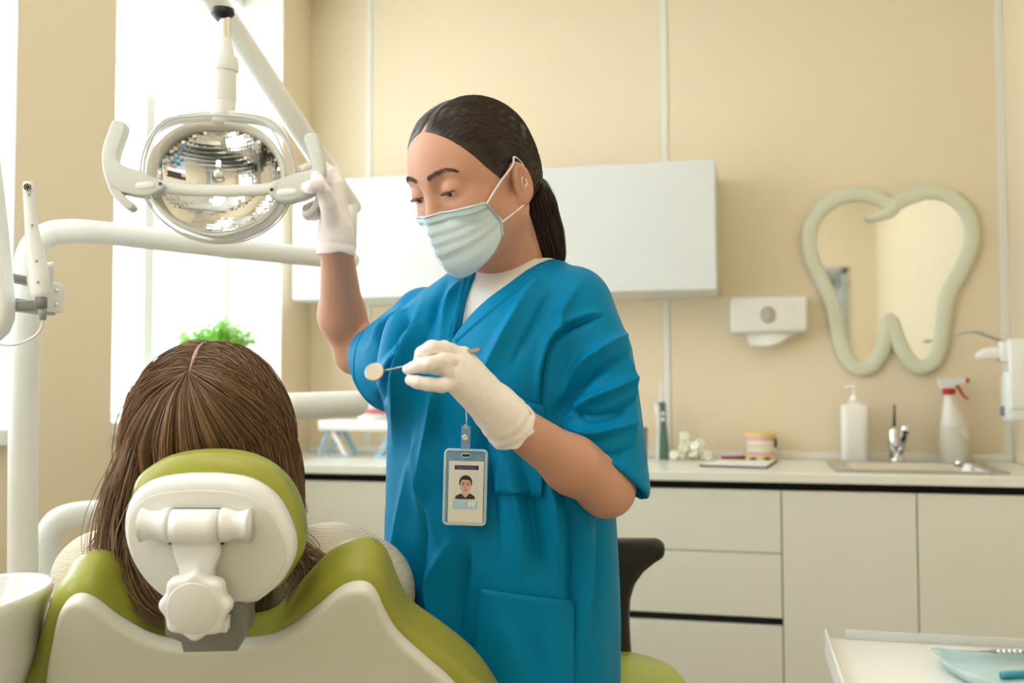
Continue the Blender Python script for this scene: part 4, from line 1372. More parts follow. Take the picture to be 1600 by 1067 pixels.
# bend the path sideways first, as combed hair does
sg = np.sign(roots[:, 1])
midd = d0 * 0.55 + np.stack([np.full(len(roots), -0.55), sg * 0.75, np.full(len(roots), 0.25)], 1)
midd /= np.linalg.norm(midd, axis=1)[:, None]
tt = np.linspace(0, 1, m_)
dirs = (1 - tt)[None, :, None] ** 2 * d0[:, None] + 2 * (tt * (1 - tt))[None, :, None] * midd[:, None] * 1.15 + (tt ** 2)[None, :, None] * d1[:, None]
dirs /= np.linalg.norm(dirs, axis=2)[..., None]
lift = np.interp(tt, [0, 0.06, 0.25, 1], [-0.0035, -0.0008, 0.0008, 0.001])[None] + rng.uniform(-0.0012, 0.0007, len(roots))[:, None]
pts = CRC + dirs * (cap_r(dirs) + lift)[..., None]
wp_ = HO + pts[..., 0:1] * hf_ + pts[..., 1:2] * hl_ + pts[..., 2:3] * hu_
_bc = BVHTree.FromPolygons([tuple(v) for v in hair_geo[0]], hair_geo[1].tolist())
for a_ in range(wp_.shape[0]):
    o_ = random.uniform(-0.0003, 0.0005)
    for b_ in range(wp_.shape[1]):
        hit = _bc.find_nearest(Vector(wp_[a_, b_]))
        wp_[a_, b_] = np.array(hit[0]) + np.array(hit[1]) * (o_ - (0.0006 if b_ == 0 else 0))
add('hair_strands', strands(wp_, rng.uniform(0.00022, 0.00042, len(roots))), M_hair, hair)
tail_c = smooth_path([H(-0.080, 0.012, -0.015), H(-0.098, 0.014, -0.026), W(842, 312, 1.452), W(848, 340, 1.46), W(857, 370, 1.465), W(865, 400, 1.47), W(870, 432, 1.475)], 5)
tail_r = np.interp(np.linspace(0, 1, len(tail_c)), [0, .15, .4, .65, .85, 1], [.022, .0185, .0245, .0240, .0175, .005])
tg = tube(tail_c, tail_r * 0.93, 20, flat=0.9, up=RY)
tail = add('ponytail', tg, M_hair, nurse)
n_ = 700
rr_ = np.sqrt(rng.uniform(0.55, 1.08, n_))
aa = rng.uniform(0, 2 * math.pi, n_)
T_ = np.gradient(tail_c, axis=0)
T_ /= np.linalg.norm(T_, axis=1)[:, None]
A_ = np.cross(T_, RY); A_ /= np.linalg.norm(A_, axis=1)[:, None]
B_ = np.cross(T_, A_)
sway = rng.normal(0, 0.1, n_)
pts = tail_c[None] + (rr_[:, None] * tail_r[None] * np.cos(aa[:, None] + sway[:, None] * np.linspace(0, 3, len(tail_c))[None]))[..., None] * A_[None] + (rr_[:, None] * tail_r[None] * np.sin(aa[:, None]))[..., None] * B_[None]
add('tail_strands', strands(pts, rng.uniform(0.0003, 0.0006, n_)), M_hair, tail)

# --- mask: pleated sheet from nose bridge to chin, with ear loops
rows = 27
cols_ = 41
Fc = lambda t: np.interp(t, [0, .16, .35, .55, .8, 1], [.1090, .1115, .1115, .1100, .1030, .0830])
Uc = lambda t: np.interp(t, [0, .16, .35, .55, .8, 1], [-.010, -.021, -.038, -.058, -.086, -.1065])
P = []
for i in range(rows):
    t = i / (rows - 1)
    row = []
    te = t ** 0.9
    fe, le_, ue = 0.060 + (0.026 - 0.060) * te, 0.0605 + 0.002 * math.sin(t * 3.1), -0.012 + (-0.052 + 0.012) * te
    if t > 0.72:
        k = (t - 0.72) / 0.28
        fe += 0.012 * k
        ue -= 0.006 * k
    pl_ = 0.0
    for p0 in (0.30, 0.46, 0.62):
        x = t - p0
        pl_ += 0.0036 * (math.exp(-(x / 0.022) ** 2) if x > 0 else math.exp(-(x / 0.10) ** 2))
    for j in range(cols_):
        s = -1 + 2 * j / (cols_ - 1)
        a = abs(s)
        cs = math.cos(a * math.pi / 2)
        lf = math.sin(a * math.pi / 2) ** 0.95
        g_ = np.interp(lf, [0, .25, .5, .71, .9, 1], [1, .80, .63, .47, .17, 0]) * (1 - 0.6 * t) + cs ** 0.85 * 0.6 * t
        f = fe + (Fc(t) - fe) * g_
        l = le_ * math.sin(a * math.pi / 2) ** 0.95 * (1 if s > 0 else -1)
        u = ue + (Uc(t) - ue) * (1 - a ** 1.6)
        keel = 0.002 * math.exp(-(a / 0.10) ** 2) * (1 - t * 0.6)
        amp = 1.0 - 0.35 * a
        f += keel + pl_ * amp * cs * 0.9
        l += pl_ * amp * (1 - cs) * 0.7 * (1 if s > 0 else -1)
        row.append(H(f, l, u))
    P.append(row)
P = np.array(P)
for _ in range(4):                                           # keep the sheet clear of the face
    q = P.reshape(-1, 3).astype(np.float32)
    d = sdf_head(q)
    g = np.stack([sdf_head(q + e) - sdf_head(q - e) for e in np.eye(3, dtype=np.float32) * 0.001], 1) / 0.002
    P = (q + g * np.maximum(0.0032 - d, 0)[:, None]).reshape(P.shape).astype(float)
mk = thicken(grid_geo(P), 0.0012)
mask = add('face_mask', mk, M_mask, nurse)
ed_ = [P[1][j] for j in range(cols_)]
for i, w_, m__ in ((0, 0.0016, M_mask), (3, 0.0006, M_maskb), (4, 0.0006, M_maskb)):
    add('mask_seam', tube([P[i][j] + unit(P[i][j] - H(0.02, 0, -0.04)) * 0.0006 for j in range(cols_)], w_, 6), m__, mask)
for j in (1, cols_ - 2):
    add('side_binding', tube([P[i][j] + unit(P[i][j] - H(0.02, 0, -0.04)) * 0.0005 for i in range(rows)], 0.0035, 8, flat=0.35, up=hf_), M_maskb, mask)
for s, j in ((1, cols_ - 2), (-1, 1)):
    top_, bot_ = P[1][j], P[int(rows * 0.72)][j]
    lp_ = [top_, top_ * 0.5 + H(0.006, s * 0.078, 0.026) * 0.5, H(0.004, s * 0.0785, 0.024), H(-0.008, s * 0.0745, 0.034), H(-0.026, s * 0.070, 0.018), H(-0.024, s * 0.070, -0.012), H(-0.004, s * 0.0755, -0.030), bot_ * 0.5 + H(-0.002, s * 0.072, -0.034) * 0.5, bot_]
    add('ear_loop', tube(smooth_path(lp_, 5), 0.0014, 8), M_cord, mask)
add('earring', tube([H(-0.004, 0.0845, -0.001) + 0.0045 * (hu_ * math.cos(t) * 1.5 + hf_ * math.sin(t)) for t in np.linspace(0, 5.2, 14)], 0.0009, 6), M_chrome, nurse)
# --- undershirt
def sdf_shirt(P):
    d = sdf_torso(P, -0.006)
    col_ = s_cone(P, W(803, 425, 1.498), W(800, 438, 1.498), 0.066, 0.071)
    d = smin(d, col_, 0.015)
    hole = s_cone(P, W(806, 395, 1.495), W(802, 424, 1.495), 0.064, 0.0605)
    return smax(d, -hole, 0.006)
lo, hi = LVp.min(0) - 0.22, LVp.max(0) + 0.22
lo2 = lo.copy(); lo2[2] = W(780, 620, 1.4)[2]
add('undershirt', mesh_sdf(sdf_shirt, lo2, hi, 0.003, 1), M_shirt, nurse)

# --- scrub top
VB = W(704, 538, 1.37)
VL, VR = W(733, 414, 1.43), W(872, 398, 1.45)
tfn = unit(tf_ - RZ * 0.06)
def half(pa, pb, inward):
    n = np.cross(pb - pa, tfn)
    n = unit(n)
    return n if n @ (inward - pa) > 0 else -n
inside = W(780, 430, 1.40)
n1, n2 = half(VB, VL, inside), half(VB, VR, inside)
bk = W(822, 398, 1.55)
HEML_a, HEML_b = W(866, 669, 1.33), W(1000, 776, 1.37)
axL0, axL1 = W(905, 478, 1.385), W(935, 722, 1.395)
hemLn = unit(np.cross(HEML_b - HEML_a, RY - RZ * 0.25))
if hemLn[2] > 0:
    hemLn = -hemLn
axR0, axR1 = W(668, 506, 1.575), W(592, 572, 1.73)
hemRn = unit(unit(axR1 - axR0) + RX * -0.35)
def noise3(P, f, seed):
    r = np.random.default_rng(seed)
    s = np.zeros(len(P), np.float32)
    for _ in range(5):
        k = r.normal(0, 1, 3) * f
        s += np.sin(P @ k.astype(np.float32) + r.uniform(0, 6.3))
    return s / 5
def sdf_scrub(P):
    t = sdf_torso(P)
    # bust and loose front
    t = smin(t, s_ell(P, TP(0.065, 0.075, W(0, 570, 1.4)[2]), (0.075, 0.075, 0.085)), 0.05)
    t = smin(t, s_ell(P, TP(-0.065, 0.075, W(0, 570, 1.4)[2]), (0.075, 0.075, 0.085)), 0.05)
    # near sleeve
    sl = s_chain(P, [W(893, 482, 1.42), W(926, 560, 1.40), W(934, 640, 1.385), W(940, 760, 1.365)], [0.060, 0.059, 0.060, 0.066])
    sl = smax(sl, (P - HEML_a.astype(np.float32)) @ hemLn.astype(np.float32), 0.006)
    inn_ = s_chain(P, [W(934, 650, 1.385), W(940, 790, 1.36)], [0.050, 0.060])
    sl = smax(sl, -inn_, 0.003)
    d = smin(t, sl, 0.010)
    # raised sleeve
    sr = s_chain(P, [axR0, W(634, 536, 1.64), axR1, axR1 + (axR1 - axR0) * 0.4], [0.058, 0.061, 0.070, 0.074])
    sr = smin(sr, s_cone(P, W(640, 555, 1.60), W(592, 610, 1.74), 0.050, 0.044), 0.03)
    sr = smax(sr, (P - axR1.astype(np.float32)) @ hemRn.astype(np.float32), 0.006)
    inr = s_chain(P, [axR1 * 0.7 + axR0 * 0.3, axR1 + (axR1 - axR0) * 0.5], [0.060, 0.067])
    sr = smax(sr, -inr, 0.003)
    d = smin(d, sr, 0.008)
    # neck opening: the V in front, a round hole behind
    v1 = (P - VB.astype(np.float32)) @ n1.astype(np.float32)
    v2 = (P - VB.astype(np.float32)) @ n2.astype(np.float32)
    v3 = (P - bk.astype(np.float32)) @ tf_.astype(np.float32)
    wedge = -np.minimum(np.minimum(v1, v2), v3)
    d = smax(d, -wedge, 0.002)
    d = smax(d, -s_cone(P, W(806, 385, 1.50), W(803, 418, 1.50), 0.080, 0.070), 0.004)
    return d
lo = np.min([LVp.min(0) - 0.24, ER - 0.1, EL - 0.1], 0)
hi = np.max([LVp.max(0) + 0.24, SL + 0.12, EL + 0.1, SR + 0.1], 0)
lo[2] = LVp[-1][2]
Vs, Fs = mesh_sdf(sdf_scrub, lo, hi, 0.0028, 2)
# cloth folds: ridges (+) and creases (-) laid along lines on the cloth
folds = [  # amplitude (mm), width (px), line
    (5, 9, [(662, 468), (640, 540), (622, 620), (616, 700)]), (-4, 8, [(680, 480), (660, 550), (645, 640), (640, 720)]), (4, 10, [(700, 500), (682, 600), (668, 690), (655, 800)]),
    (-4, 8, [(640, 480), (618, 540), (608, 600)]), (5, 12, [(640, 720), (626, 820), (618, 920), (640, 1010)]), (-4, 12, [(672, 760), (660, 850), (650, 940), (664, 1060)]),
    (5, 14, [(700, 850), (672, 920), (690, 1000)]), (-5, 14, [(740, 850), (715, 930), (712, 1060)]),
    (5, 10, [(850, 425), (812, 480), (775, 545), (750, 600)]), (-4, 10, [(865, 450), (835, 505), (800, 570)]), (4, 9, [(905, 445), (872, 500), (852, 570)]),
    (4, 8, [(720, 440), (700, 480), (690, 540)]), (-3.5, 7, [(700, 440), (680, 480), (672, 520)]),
    (-5, 6, [(938, 494), (905, 505), (868, 528), (852, 575), (847, 640)]), (3, 6, [(946, 486), (905, 496), (860, 520), (842, 575), (838, 640)]),
    (6, 10, [(985, 520), (940, 545), (900, 580), (872, 622)]), (-5, 9, [(988, 555), (945, 575), (905, 605), (876, 645)]), (6, 10, [(990, 590), (950, 612), (915, 628), (884, 655)]),
    (-6, 8, [(992, 625), (965, 645), (925, 652), (890, 640)]), (5, 9, [(992, 660), (955, 672), (920, 678), (885, 668)]), (-4, 10, [(990, 700), (950, 715), (915, 706)]), (4, 12, [(975, 520), (985, 600), (990, 700)]),
    (6, 9, [(645, 478), (610, 505), (575, 545)]), (-5, 8, [(640, 495), (608, 530), (582, 575)]), (6, 9, [(640, 520), (612, 560), (592, 610)]), (-6, 9, [(628, 540), (606, 590), (598, 632)]), (5, 8, [(655, 510), (628, 575), (610, 630)]),
    (-5, 14, [(800, 690), (822, 760), (838, 850), (842, 905)]), (6, 16, [(775, 660), (800, 740), (815, 830), (818, 900)]), (6, 16, [(850, 720), (866, 800), (872, 900)]), (-5, 12, [(880, 740), (893, 830), (894, 930), (890, 1060)]),
    (5, 14, [(915, 800), (920, 900), (912, 1000)]), (-4, 10, [(935, 810), (935, 900), (922, 1000)]), (-4, 12, [(770, 640), (755, 700), (770, 800), (775, 880)]),
    (4, 14, [(640, 640), (660, 760), (690, 860)]), (-3, 12, [(680, 640), (700, 760), (735, 830)]), (4, 10, [(775, 955), (800, 1010), (790, 1060)]), (-4, 10, [(840, 955), (830, 1010), (850, 1060)]),
]
Nn = vnormals(Vs, Fs)
pr = proj(Vs)
facing = np.clip((-(Nn @ CF)) * 1.7 + 0.02, 0, 1)
disp = np.zeros(len(Vs))
for amp, wd_, line in folds:
    L = smooth_path(line, 6)
    dmin = np.full(len(Vs), 1e9)
    fade = np.zeros(len(Vs))
    nl = len(L) - 1
    for k in range(nl):
        e = L[k + 1] - L[k]
        t = np.clip(((pr[:, 0] - L[k, 0]) * e[0] + (pr[:, 1] - L[k, 1]) * e[1]) / (e @ e), 0, 1)
        dd = (pr[:, 0] - L[k, 0] - t * e[0]) ** 2 + (pr[:, 1] - L[k, 1] - t * e[1]) ** 2
        m = dd < dmin
        dmin[m] = dd[m]
        fade[m] = np.sin(math.pi * (0.06 + 0.88 * (k + t[m]) / nl))
    # distance to the polyline itself
    disp += amp * 0.0031 * fade * (0.45 * np.exp(-dmin / (wd_ * 0.95) ** 2) + 0.55 * np.exp(-np.sqrt(dmin) / (wd_ * 0.5)))
P32 = Vs.astype(np.float32)
soft_ = noise3(P32 * np.array([1, 1, 0.3], np.float32), 22, 4) * 0.0040 + noise3(P32 * np.array([1, 1, 0.35], np.float32), 45, 9) * 0.0014
edge_keep = np.clip(np.minimum(np.abs((Vs - VB) @ n1), np.abs((Vs - VB) @ n2)) / 0.02, 0.1, 1)
Vs = Vs + Nn * ((disp * facing + soft_) * edge_keep)[:, None]
scrub = add('scrub_top', (Vs, Fs), M_scrub, nurse)
_bs = BVHTree.FromPolygons([tuple(v) for v in Vs], Fs.tolist())
def drape(px, py, off=0.001):
    d = unit(ray(px, py))
    hit = _bs.ray_cast(Vector(CAM), Vector(d))
    if hit[0] is None:
        return None
    return np.array(hit[0]) + np.array(hit[1]) * off
def drape_line(pts, off=0.0006, per=8):
    L = [drape(x, y, off) for x, y in smooth_path(pts, per)]
    return np.array([p for p in L if p is not None])
def drape_patch(quad, n, m, off):
    """quad corners: top left, top right, bottom right, bottom left"""
    q = [np.array(c, float) for c in quad]
    P = []
    for i in range(n):
        v = i / (n - 1)
        row = []
        for j in range(m):
            u = j / (m - 1)
            p = (q[0] * (1 - u) + q[1] * u) * (1 - v) + (q[3] * (1 - u) + q[2] * u) * v
            row.append(drape(p[0], p[1], off))
        P.append(row)
    for i in range(n):
        for j in range(m):
            if P[i][j] is None:
                P[i][j] = P[i][max(j - 1, 0)] if P[i][max(j - 1, 0)] is not None else P[max(i - 1, 0)][j]
    P = np.array(P, float)
    for _ in range(3):                                     # a sewn-on patch bridges small folds
        Q = P.copy()
        Q[1:-1, 1:-1] = (P[:-2, 1:-1] + P[2:, 1:-1] + P[1:-1, :-2] + P[1:-1, 2:]) / 4
        P = Q
    return P
pk = drape_patch(((753, 918), (899, 939), (893, 1100), (738, 1100)), 22, 22, 0.0045)
g = grid_geo(pk[:, ::-1])
pocket = add('pocket', thicken(g, 0.003), M_scrub, scrub)
add('pocket_hem', tube([p + RY * -0.001 for p in pk[1]], 0.0022, 8, flat=0.6, up=RY), M_scrub, pocket)
pk2 = drape_patch(((786, 612), (849, 634), (850, 775), (778, 770)), 16, 14, 0.0035)
cpocket = add('chest_pocket', thicken(grid_geo(pk2[:, ::-1]), 0.0025), M_scrub, scrub)
add('pocket_hem', tube([p + RY * -0.001 for p in pk2[1]], 0.0018, 8, flat=0.6, up=RY), M_scrub, cpocket)
for line in ([(893, 800), (894, 870), (893, 935)], [(568, 517), (556, 545), (553, 580), (560, 608), (578, 628)], [(876, 662), (905, 690), (940, 718), (975, 742), (990, 752)], [(938, 494), (905, 505), (868, 528), (852, 575), (847, 636)]):
    L = drape_line(line, 0.0002)
    add('seam', tube(L, 0.0011, 6), M_scrub, scrub)
for line in ([(733, 424), (722, 460), (711, 505), (704.5, 536)], [(866, 404), (828, 432), (785, 470), (740, 508), (707, 537)]):
    L = []
    for x, y in smooth_path(line, 8):
        p = None
        for dx in (2, 4, 6, 9, 12):
            sgn = -1 if line[0][0] < 800 else 1
            p = drape(x + dx * sgn, y + dx * 0.3, 0.0)
            if p is not None:
                break
        if p is not None:
            L.append(p)
    L = np.array(L)
    L = np.array([L[max(0, i - 2):i + 3].mean(0) for i in range(len(L))])
    add('neck_band', tube(L, 0.0042, 8, flat=0.35, up=-RY), M_scrub, scrub)
# trousers and shoes (below the picture)
def sdf_pants(P):
    hz_ = LVp[-1][2]
    d = s_ell(P, np.array([fp[0], fp[1], hz_ + 0.02]), (0.17, 0.14, 0.14))
    for s in (-1, 1):
        hip = fp * np.array([1, 1, 0]) + tl_ * 0.09 * s + RZ * (hz_ - 0.02)
        kn_ = fp * np.array([1, 1, 0]) + tl_ * 0.10 * s + tf_ * 0.01 + RZ * 0.45
        an = fp * np.array([1, 1, 0]) + tl_ * 0.11 * s - tf_ * 0.01 + RZ * 0.07
        d = smin(d, s_chain(P, [hip, kn_, an], [0.095, 0.075, 0.062]), 0.03)
    return np.maximum(d, 0.06 - P[:, 2])
add('trousers', mesh_sdf(sdf_pants, np.array([fp[0] - 0.3, fp[1] - 0.3, 0.03]), np.array([fp[0] + 0.3, fp[1] + 0.3, LVp[-1][2] + 0.16]), 0.009, 1), M_pants, nurse)
for s in (-1, 1):
    c = fp * np.array([1, 1, 0]) + tl_ * 0.11 * s + tf_ * 0.05
    MM = np.array([tf_, tl_, RZ])
    add('shoe', mesh_sdf(lambda P: np.maximum(smin(s_ell(P, c + RZ * 0.03, (0.125, 0.047, 0.045), MM), s_ell(P, c - tf_ * 0.06 + RZ * 0.06, (0.05, 0.04, 0.05), MM), 0.03), -P[:, 2]), c - 0.16, c + np.array([0.16, 0.16, 0.14]), 0.006, 1), M_sole, nurse)

# --- gloved hands
def hand(name, palm, fingers, cuff, h=0.0016):
    """palm: list of (a, b, ra, rb); fingers: chains of (point, radius); cuff: (a, b, ra, rb)"""
    def f(P):
        d = None
        for a, b, ra, rb_ in palm:
            e = s_cone(P, a, b, ra, rb_)
            d = e if d is None else smin(d, e, 0.012)
        for ch in fingers:
            e = s_chain(P, [c[0] for c in ch], [c[1] for c in ch], 0.003)
            d = smin(d, e, 0.0022)
        c = s_cone(P, cuff[0], cuff[1], cuff[2], cuff[3])
        ax = unit(cuff[1] - cuff[0])
        tpos = (P - cuff[0].astype(np.float32)) @ ax.astype(np.float32)
        L_ = np.linalg.norm(cuff[1] - cuff[0])
        c = c + 0.0009 * np.sin(tpos * 380 + 2.0 * noise3(P, 60, 3)) * np.clip(tpos / L_ + 0.4, 0, 1)
        c = np.maximum(c, tpos - L_ - 0.003 * noise3(P, 90, 8))
        inner_ = s_cone(P, cuff[0] + (cuff[1] - cuff[0]) * 0.6, cuff[1] + ax * 0.03, cuff[2] - 0.004, cuff[3] - 0.0030)
        c = np.maximum(c, -inner_)
        d = smin(d, c, 0.012)
        return d + 0.0005 * noise3(P, 240, 5)
    pts = np.array([c[0] for ch in fingers for c in ch] + [cuff[0], cuff[1]] + [p[0] for p in palm] + [p[1] for p in palm])
    return add(name, mesh_sdf(f, pts.min(0) - 0.045, pts.max(0) + 0.045, h, 1), M_glove, nurse)

# near hand: back of the hand to the camera, fingers pinching the mirror handle
Kn = [W(724, 556, 1.197), W(716, 568, 1.177), W(710, 583, 1.17), W(708, 597, 1.172)]
wr_ = W(790, 648, 1.237)
palm = [(wr_, Kn[0], 0.022, 0.0115), (wr_ + RX * -0.004, Kn[1], 0.022, 0.0115), (W(786, 654, 1.232), Kn[2], 0.021, 0.0115), (W(780, 660, 1.234), Kn[3], 0.018, 0.0115), (W(765, 632, 1.224), W(728, 588, 1.197), 0.020, 0.017)]
fing = [
    [(Kn[0], 0.0100), (W(694, 544, 1.167), 0.0088), (W(674, 543, 1.152), 0.0084), (W(659, 552, 1.148), 0.0076), (W(654, 566, 1.152), 0.0066)],
    [(Kn[1], 0.0096), (W(692, 562, 1.150), 0.0080), (W(670, 568, 1.138), 0.0074), (W(652, 572, 1.140), 0.0068), (W(636, 577, 1.144), 0.0058)],
    [(Kn[2], 0.0092), (W(694, 574, 1.155), 0.0078), (W(676, 574, 1.160), 0.0072), (W(662, 575, 1.168), 0.0064)],
    [(Kn[3], 0.0098), (W(690, 602, 1.150), 0.0086), (W(668, 600, 1.142), 0.0078), (W(652, 597, 1.140), 0.0072), (W(641, 594, 1.142), 0.0064)],
    [(W(768, 622, 1.24), 0.016), (W(730, 592, 1.224), 0.0120), (W(695, 575, 1.200), 0.0100), (W(662, 572, 1.174), 0.0086), (W(645, 574, 1.163), 0.0074)]]
hand('glove', palm, fing, (W(778, 640, 1.232), W(803, 671, 1.254), 0.0275, 0.0345))

# far hand: round the lamp's right handle, thumb in front
Kr = [W(528, 292, 1.661), W(527, 303, 1.684), W(522, 317, 1.692), W(517, 331, 1.69)]
wrr = W(525, 368, 1.652)
palm = [(wrr, Kr[0], 0.02352, 0.014), (wrr, Kr[1], 0.02352, 0.014), (wrr, Kr[2], 0.0224, 0.014), (wrr, Kr[3], 0.0224, 0.01344), (W(518, 350, 1.639), W(514, 325, 1.639), 0.01792, 0.01456)]
fing = [
    [(Kr[0], 0.01232), (W(522, 272, 1.678), 0.0112), (W(506, 262, 1.692), 0.0103), (W(488, 261, 1.69), 0.00952), (W(473, 265, 1.676), 0.008736)],
    [(Kr[1], 0.01232), (W(506, 290, 1.707), 0.01098), (W(488, 292, 1.502), 0.01008), (W(474, 294, 1.704), 0.00896)],
    [(Kr[2], 0.01176), (W(503, 318, 1.701), 0.01064), (W(488, 324, 1.697), 0.009856), (W(481, 327, 1.676), 0.00896)],
    [(Kr[3], 0.0112), (W(502, 334, 1.692), 0.009856), (W(490, 336, 1.678), 0.00896), (W(484, 333, 1.663), 0.008288)],
    [(W(518, 345, 1.631), 0.01624), (W(513, 320, 1.616), 0.014), (W(507, 300, 1.608), 0.0121), (W(499, 285, 1.608), 0.01064), (W(494, 276, 1.611), 0.009408)]]
hand('glove', palm, fing, (W(525, 362, 1.652), W(525, 399, 1.649), 0.0275, 0.0325))

# ---------------------------------------------------------------- dental mirror in the near hand
dm0, dm1 = W(600, 579.5, 1.152), W(750, 546, 1.197)
dmir = thing('dental_mirror', 'steel dental mirror pinched between gloved fingers', 'dental mirror', dm0)
M_tool = mat('instrument_steel', (0.45, 0.43, 0.40), rough=0.25, metal=1.0, var=0.05)
ax_ = unit(dm1 - dm0)
L_ = np.linalg.norm(dm1 - dm0)
add('handle', tube([dm0 + ax_ * L_ * t for t in (0.0, 0.2, 0.24, 0.3, 0.97, 1.0)], [0.0011, 0.0013, 0.0026, 0.0032, 0.0034, 0.0028], 14), M_tool, dmir)
mc_ = W(585, 581, 1.15)
mn = unit(-RY * 0.82 + RX * -0.15 + RZ * 0.30)
mx_ = unit(np.cross(RZ, mn))
my_ = np.cross(mn, mx_)
add('mirror_rim', lathe([(0.0, -0.0012), (0.0105, -0.0012), (0.0116, 0.0), (0.0112, 0.0012), (0.0102, 0.0012)], mc_, 32, np.array([mx_, my_, mn]), cap=False), M_tool, dmir)
add('mirror_face', lathe([(0.0, 0.0010), (0.0103, 0.0010)], mc_, 32, np.array([mx_, my_, mn]), cap=False), mat('mirror_face', (0.9, 0.9, 0.87), rough=0.08, metal=1.0), dmir)

# ---------------------------------------------------------------- name badge
bp0 = drape(727, 762, 0.010)
bd = CAM + (bp0 - CAM)
D_ = (bp0 - CAM) @ CF - 0.012
def bq(px, py, off=0.0):
    return W(px, py, D_ - off)
badge = thing('name_badge', 'clear plastic name badge with portrait hanging on the teal scrub top', 'badge', bq(727, 825))
BX = unit(bq(765, 708) - bq(698, 700)); BX = unit(bq(764, 823) - bq(690, 821))
BY = unit(bq(733, 698) - bq(725, 824)); BY = unit(BY - BX * (BX @ BY))
BN = np.cross(BX, BY)
bc0 = bq(727, 761)
def bl(px, py):
    d = on_plane(px, py, bc0, BN) - bc0
    return (d @ BX, d @ BY)
M_bclear = clear_mat('badge_plastic', tint=(0.86, 0.92, 0.94), gloss=0.06, rough=0.1, milk=0.28, milkcol=rgb(190, 214, 220))
def rrect(x0, x1, y0, y1, r, n=5):
    out = []
    for cx_, cy_, a0 in ((x1 - r, y1 - r, 0), (x0 + r, y1 - r, 90), (x0 + r, y0 + r, 180), (x1 - r, y0 + r, 270)):
        for k in range(n + 1):
            a = rad(a0 + 90 * k / n)
            out.append((cx_ + r * math.cos(a), cy_ + r * math.sin(a)))
    return out
hw_, hh_ = 0.0293, 0.0515
add('holder', plate(rrect(-hw_, hw_, -hh_, hh_, 0.006), 0.003, 0.0008, bc0 - BN * 0.0005, BX, BY), M_bclear, badge, smooth=False)
rim_ = rrect(-hw_ + 0.0015, hw_ - 0.0015, -hh_ + 0.0015, hh_ - 0.0015, 0.005)
add('holder_rim', tube([bc0 + BX * x + BY * y + BN * 0.0018 for x, y in rim_ + rim_[:1]], 0.0021, 8, closed=True, up=BN), mat('badge_rim', rgb(186, 206, 210), rough=0.25, var=0.03), badge)
slot = rrect(-0.006, 0.006, 0.0405, 0.0455, 0.002)
add('slot', plate(slot, 0.0002, 0, bc0 + BN * 0.0030, BX, BY), M_black, badge, smooth=False)
add('slot_rim', tube([bc0 + BX * x + BY * y + BN * 0.0032 for x, y in slot + slot[:1]], 0.0009, 6, closed=True, up=BN), MATS['badge_rim'], badge)
card = add('card', plate(rrect(-0.0225, 0.0245, -0.0475, 0.0355, 0.001), 0.0004, 0, bc0 + BN * 0.0028, BX, BY), mat('card_cream', rgb(236, 230, 214), rough=0.5, var=0.01), badge, smooth=False)
def flat(name, pts, m, z, par=card):
    return add(name, plate(pts, 0.00012, 0, bc0 + BN * z, BX, BY), m, par, smooth=False)
M_navy = mat('print_navy', rgb(44, 46, 74), rough=0.5)
flat('title_bar', [(-0.015, 0.0240), (0.0175, 0.0240), (0.0175, 0.0298), (-0.015, 0.0298)], M_navy, 0.0033)
add('lettering', text_geo('Medical Company', 0.0036, bc0 + BX * 0.00125 + BY * 0.0269 + BN * 0.0036, BX, BY, 0.00005), mat('print_grey', rgb(150, 150, 170), rough=0.6), card, smooth=False)
def ellp(cx_, cy_, rx_, ry_, n=28, a0=0, a1=360):
    return [(cx_ + rx_ * math.cos(rad(a0 + (a1 - a0) * k / n)), cy_ + ry_ * math.sin(rad(a0 + (a1 - a0) * k / n))) for k in range(n)]
M_ph = mat('print_hair', rgb(48, 38, 36), rough=0.6)
M_ps = mat('print_skin', rgb(222, 178, 158), rough=0.6)
M_pd = mat('print_dark', rgb(60, 54, 56), rough=0.6)
M_pl = mat('print_lip', rgb(196, 128, 120), rough=0.6)
flat('photo_ground', [(-0.0165, -0.0155), (0.0175, -0.0155), (0.0175, 0.0225), (-0.0165, 0.0225)], mat('print_pale', rgb(232, 226, 214), rough=0.6), 0.0033)
flat('portrait_hair', ellp(0.0005, 0.0068, 0.0089, 0.0098), M_ph, 0.0035)
flat('portrait_neck', [(-0.0045, -0.0135), (0.0055, -0.0135), (0.0048, 0.001), (-0.0038, 0.001)], M_ps, 0.0035)
flat('portrait_shirt', [(-0.0135, -0.0155), (0.0135, -0.0155), (0.0128, -0.0115), (0.0065, -0.0075), (0.0005, -0.0140), (-0.0055, -0.0080), (-0.0125, -0.0115)], M_pd, 0.0037)
flat('portrait_face', ellp(0.0005, 0.0028, 0.0074, 0.0100), M_ps, 0.0037)
flat('portrait_hair', ellp(0.0005, 0.0076, 0.0080, 0.0070, 20, 20, 160), M_ph, 0.0039)
for s in (-1, 1):
    flat('portrait_brow', [(0.0005 + s * 0.0012, 0.0053), (0.0005 + s * 0.0052, 0.0059), (0.0005 + s * 0.0052, 0.0067), (0.0005 + s * 0.0012, 0.0062)], M_ph, 0.0039)
    flat('portrait_eye', ellp(0.0005 + s * 0.0032, 0.0037, 0.0016, 0.0007, 14), M_ph, 0.0039)
flat('portrait_nose', ellp(0.0005, -0.0002, 0.0014, 0.0006, 14), M_pl, 0.0039)
flat('portrait_mouth', ellp(0.0005, -0.0033, 0.0027, 0.0009, 16), M_pl, 0.0039)
M_pb = mat('print_blue', rgb(176, 210, 226), rough=0.6)
flat('info_block', [(-0.0162, -0.0290), (0.0170, -0.0290), (0.0170, -0.0185), (-0.0162, -0.0170)], M_pb, 0.0033)
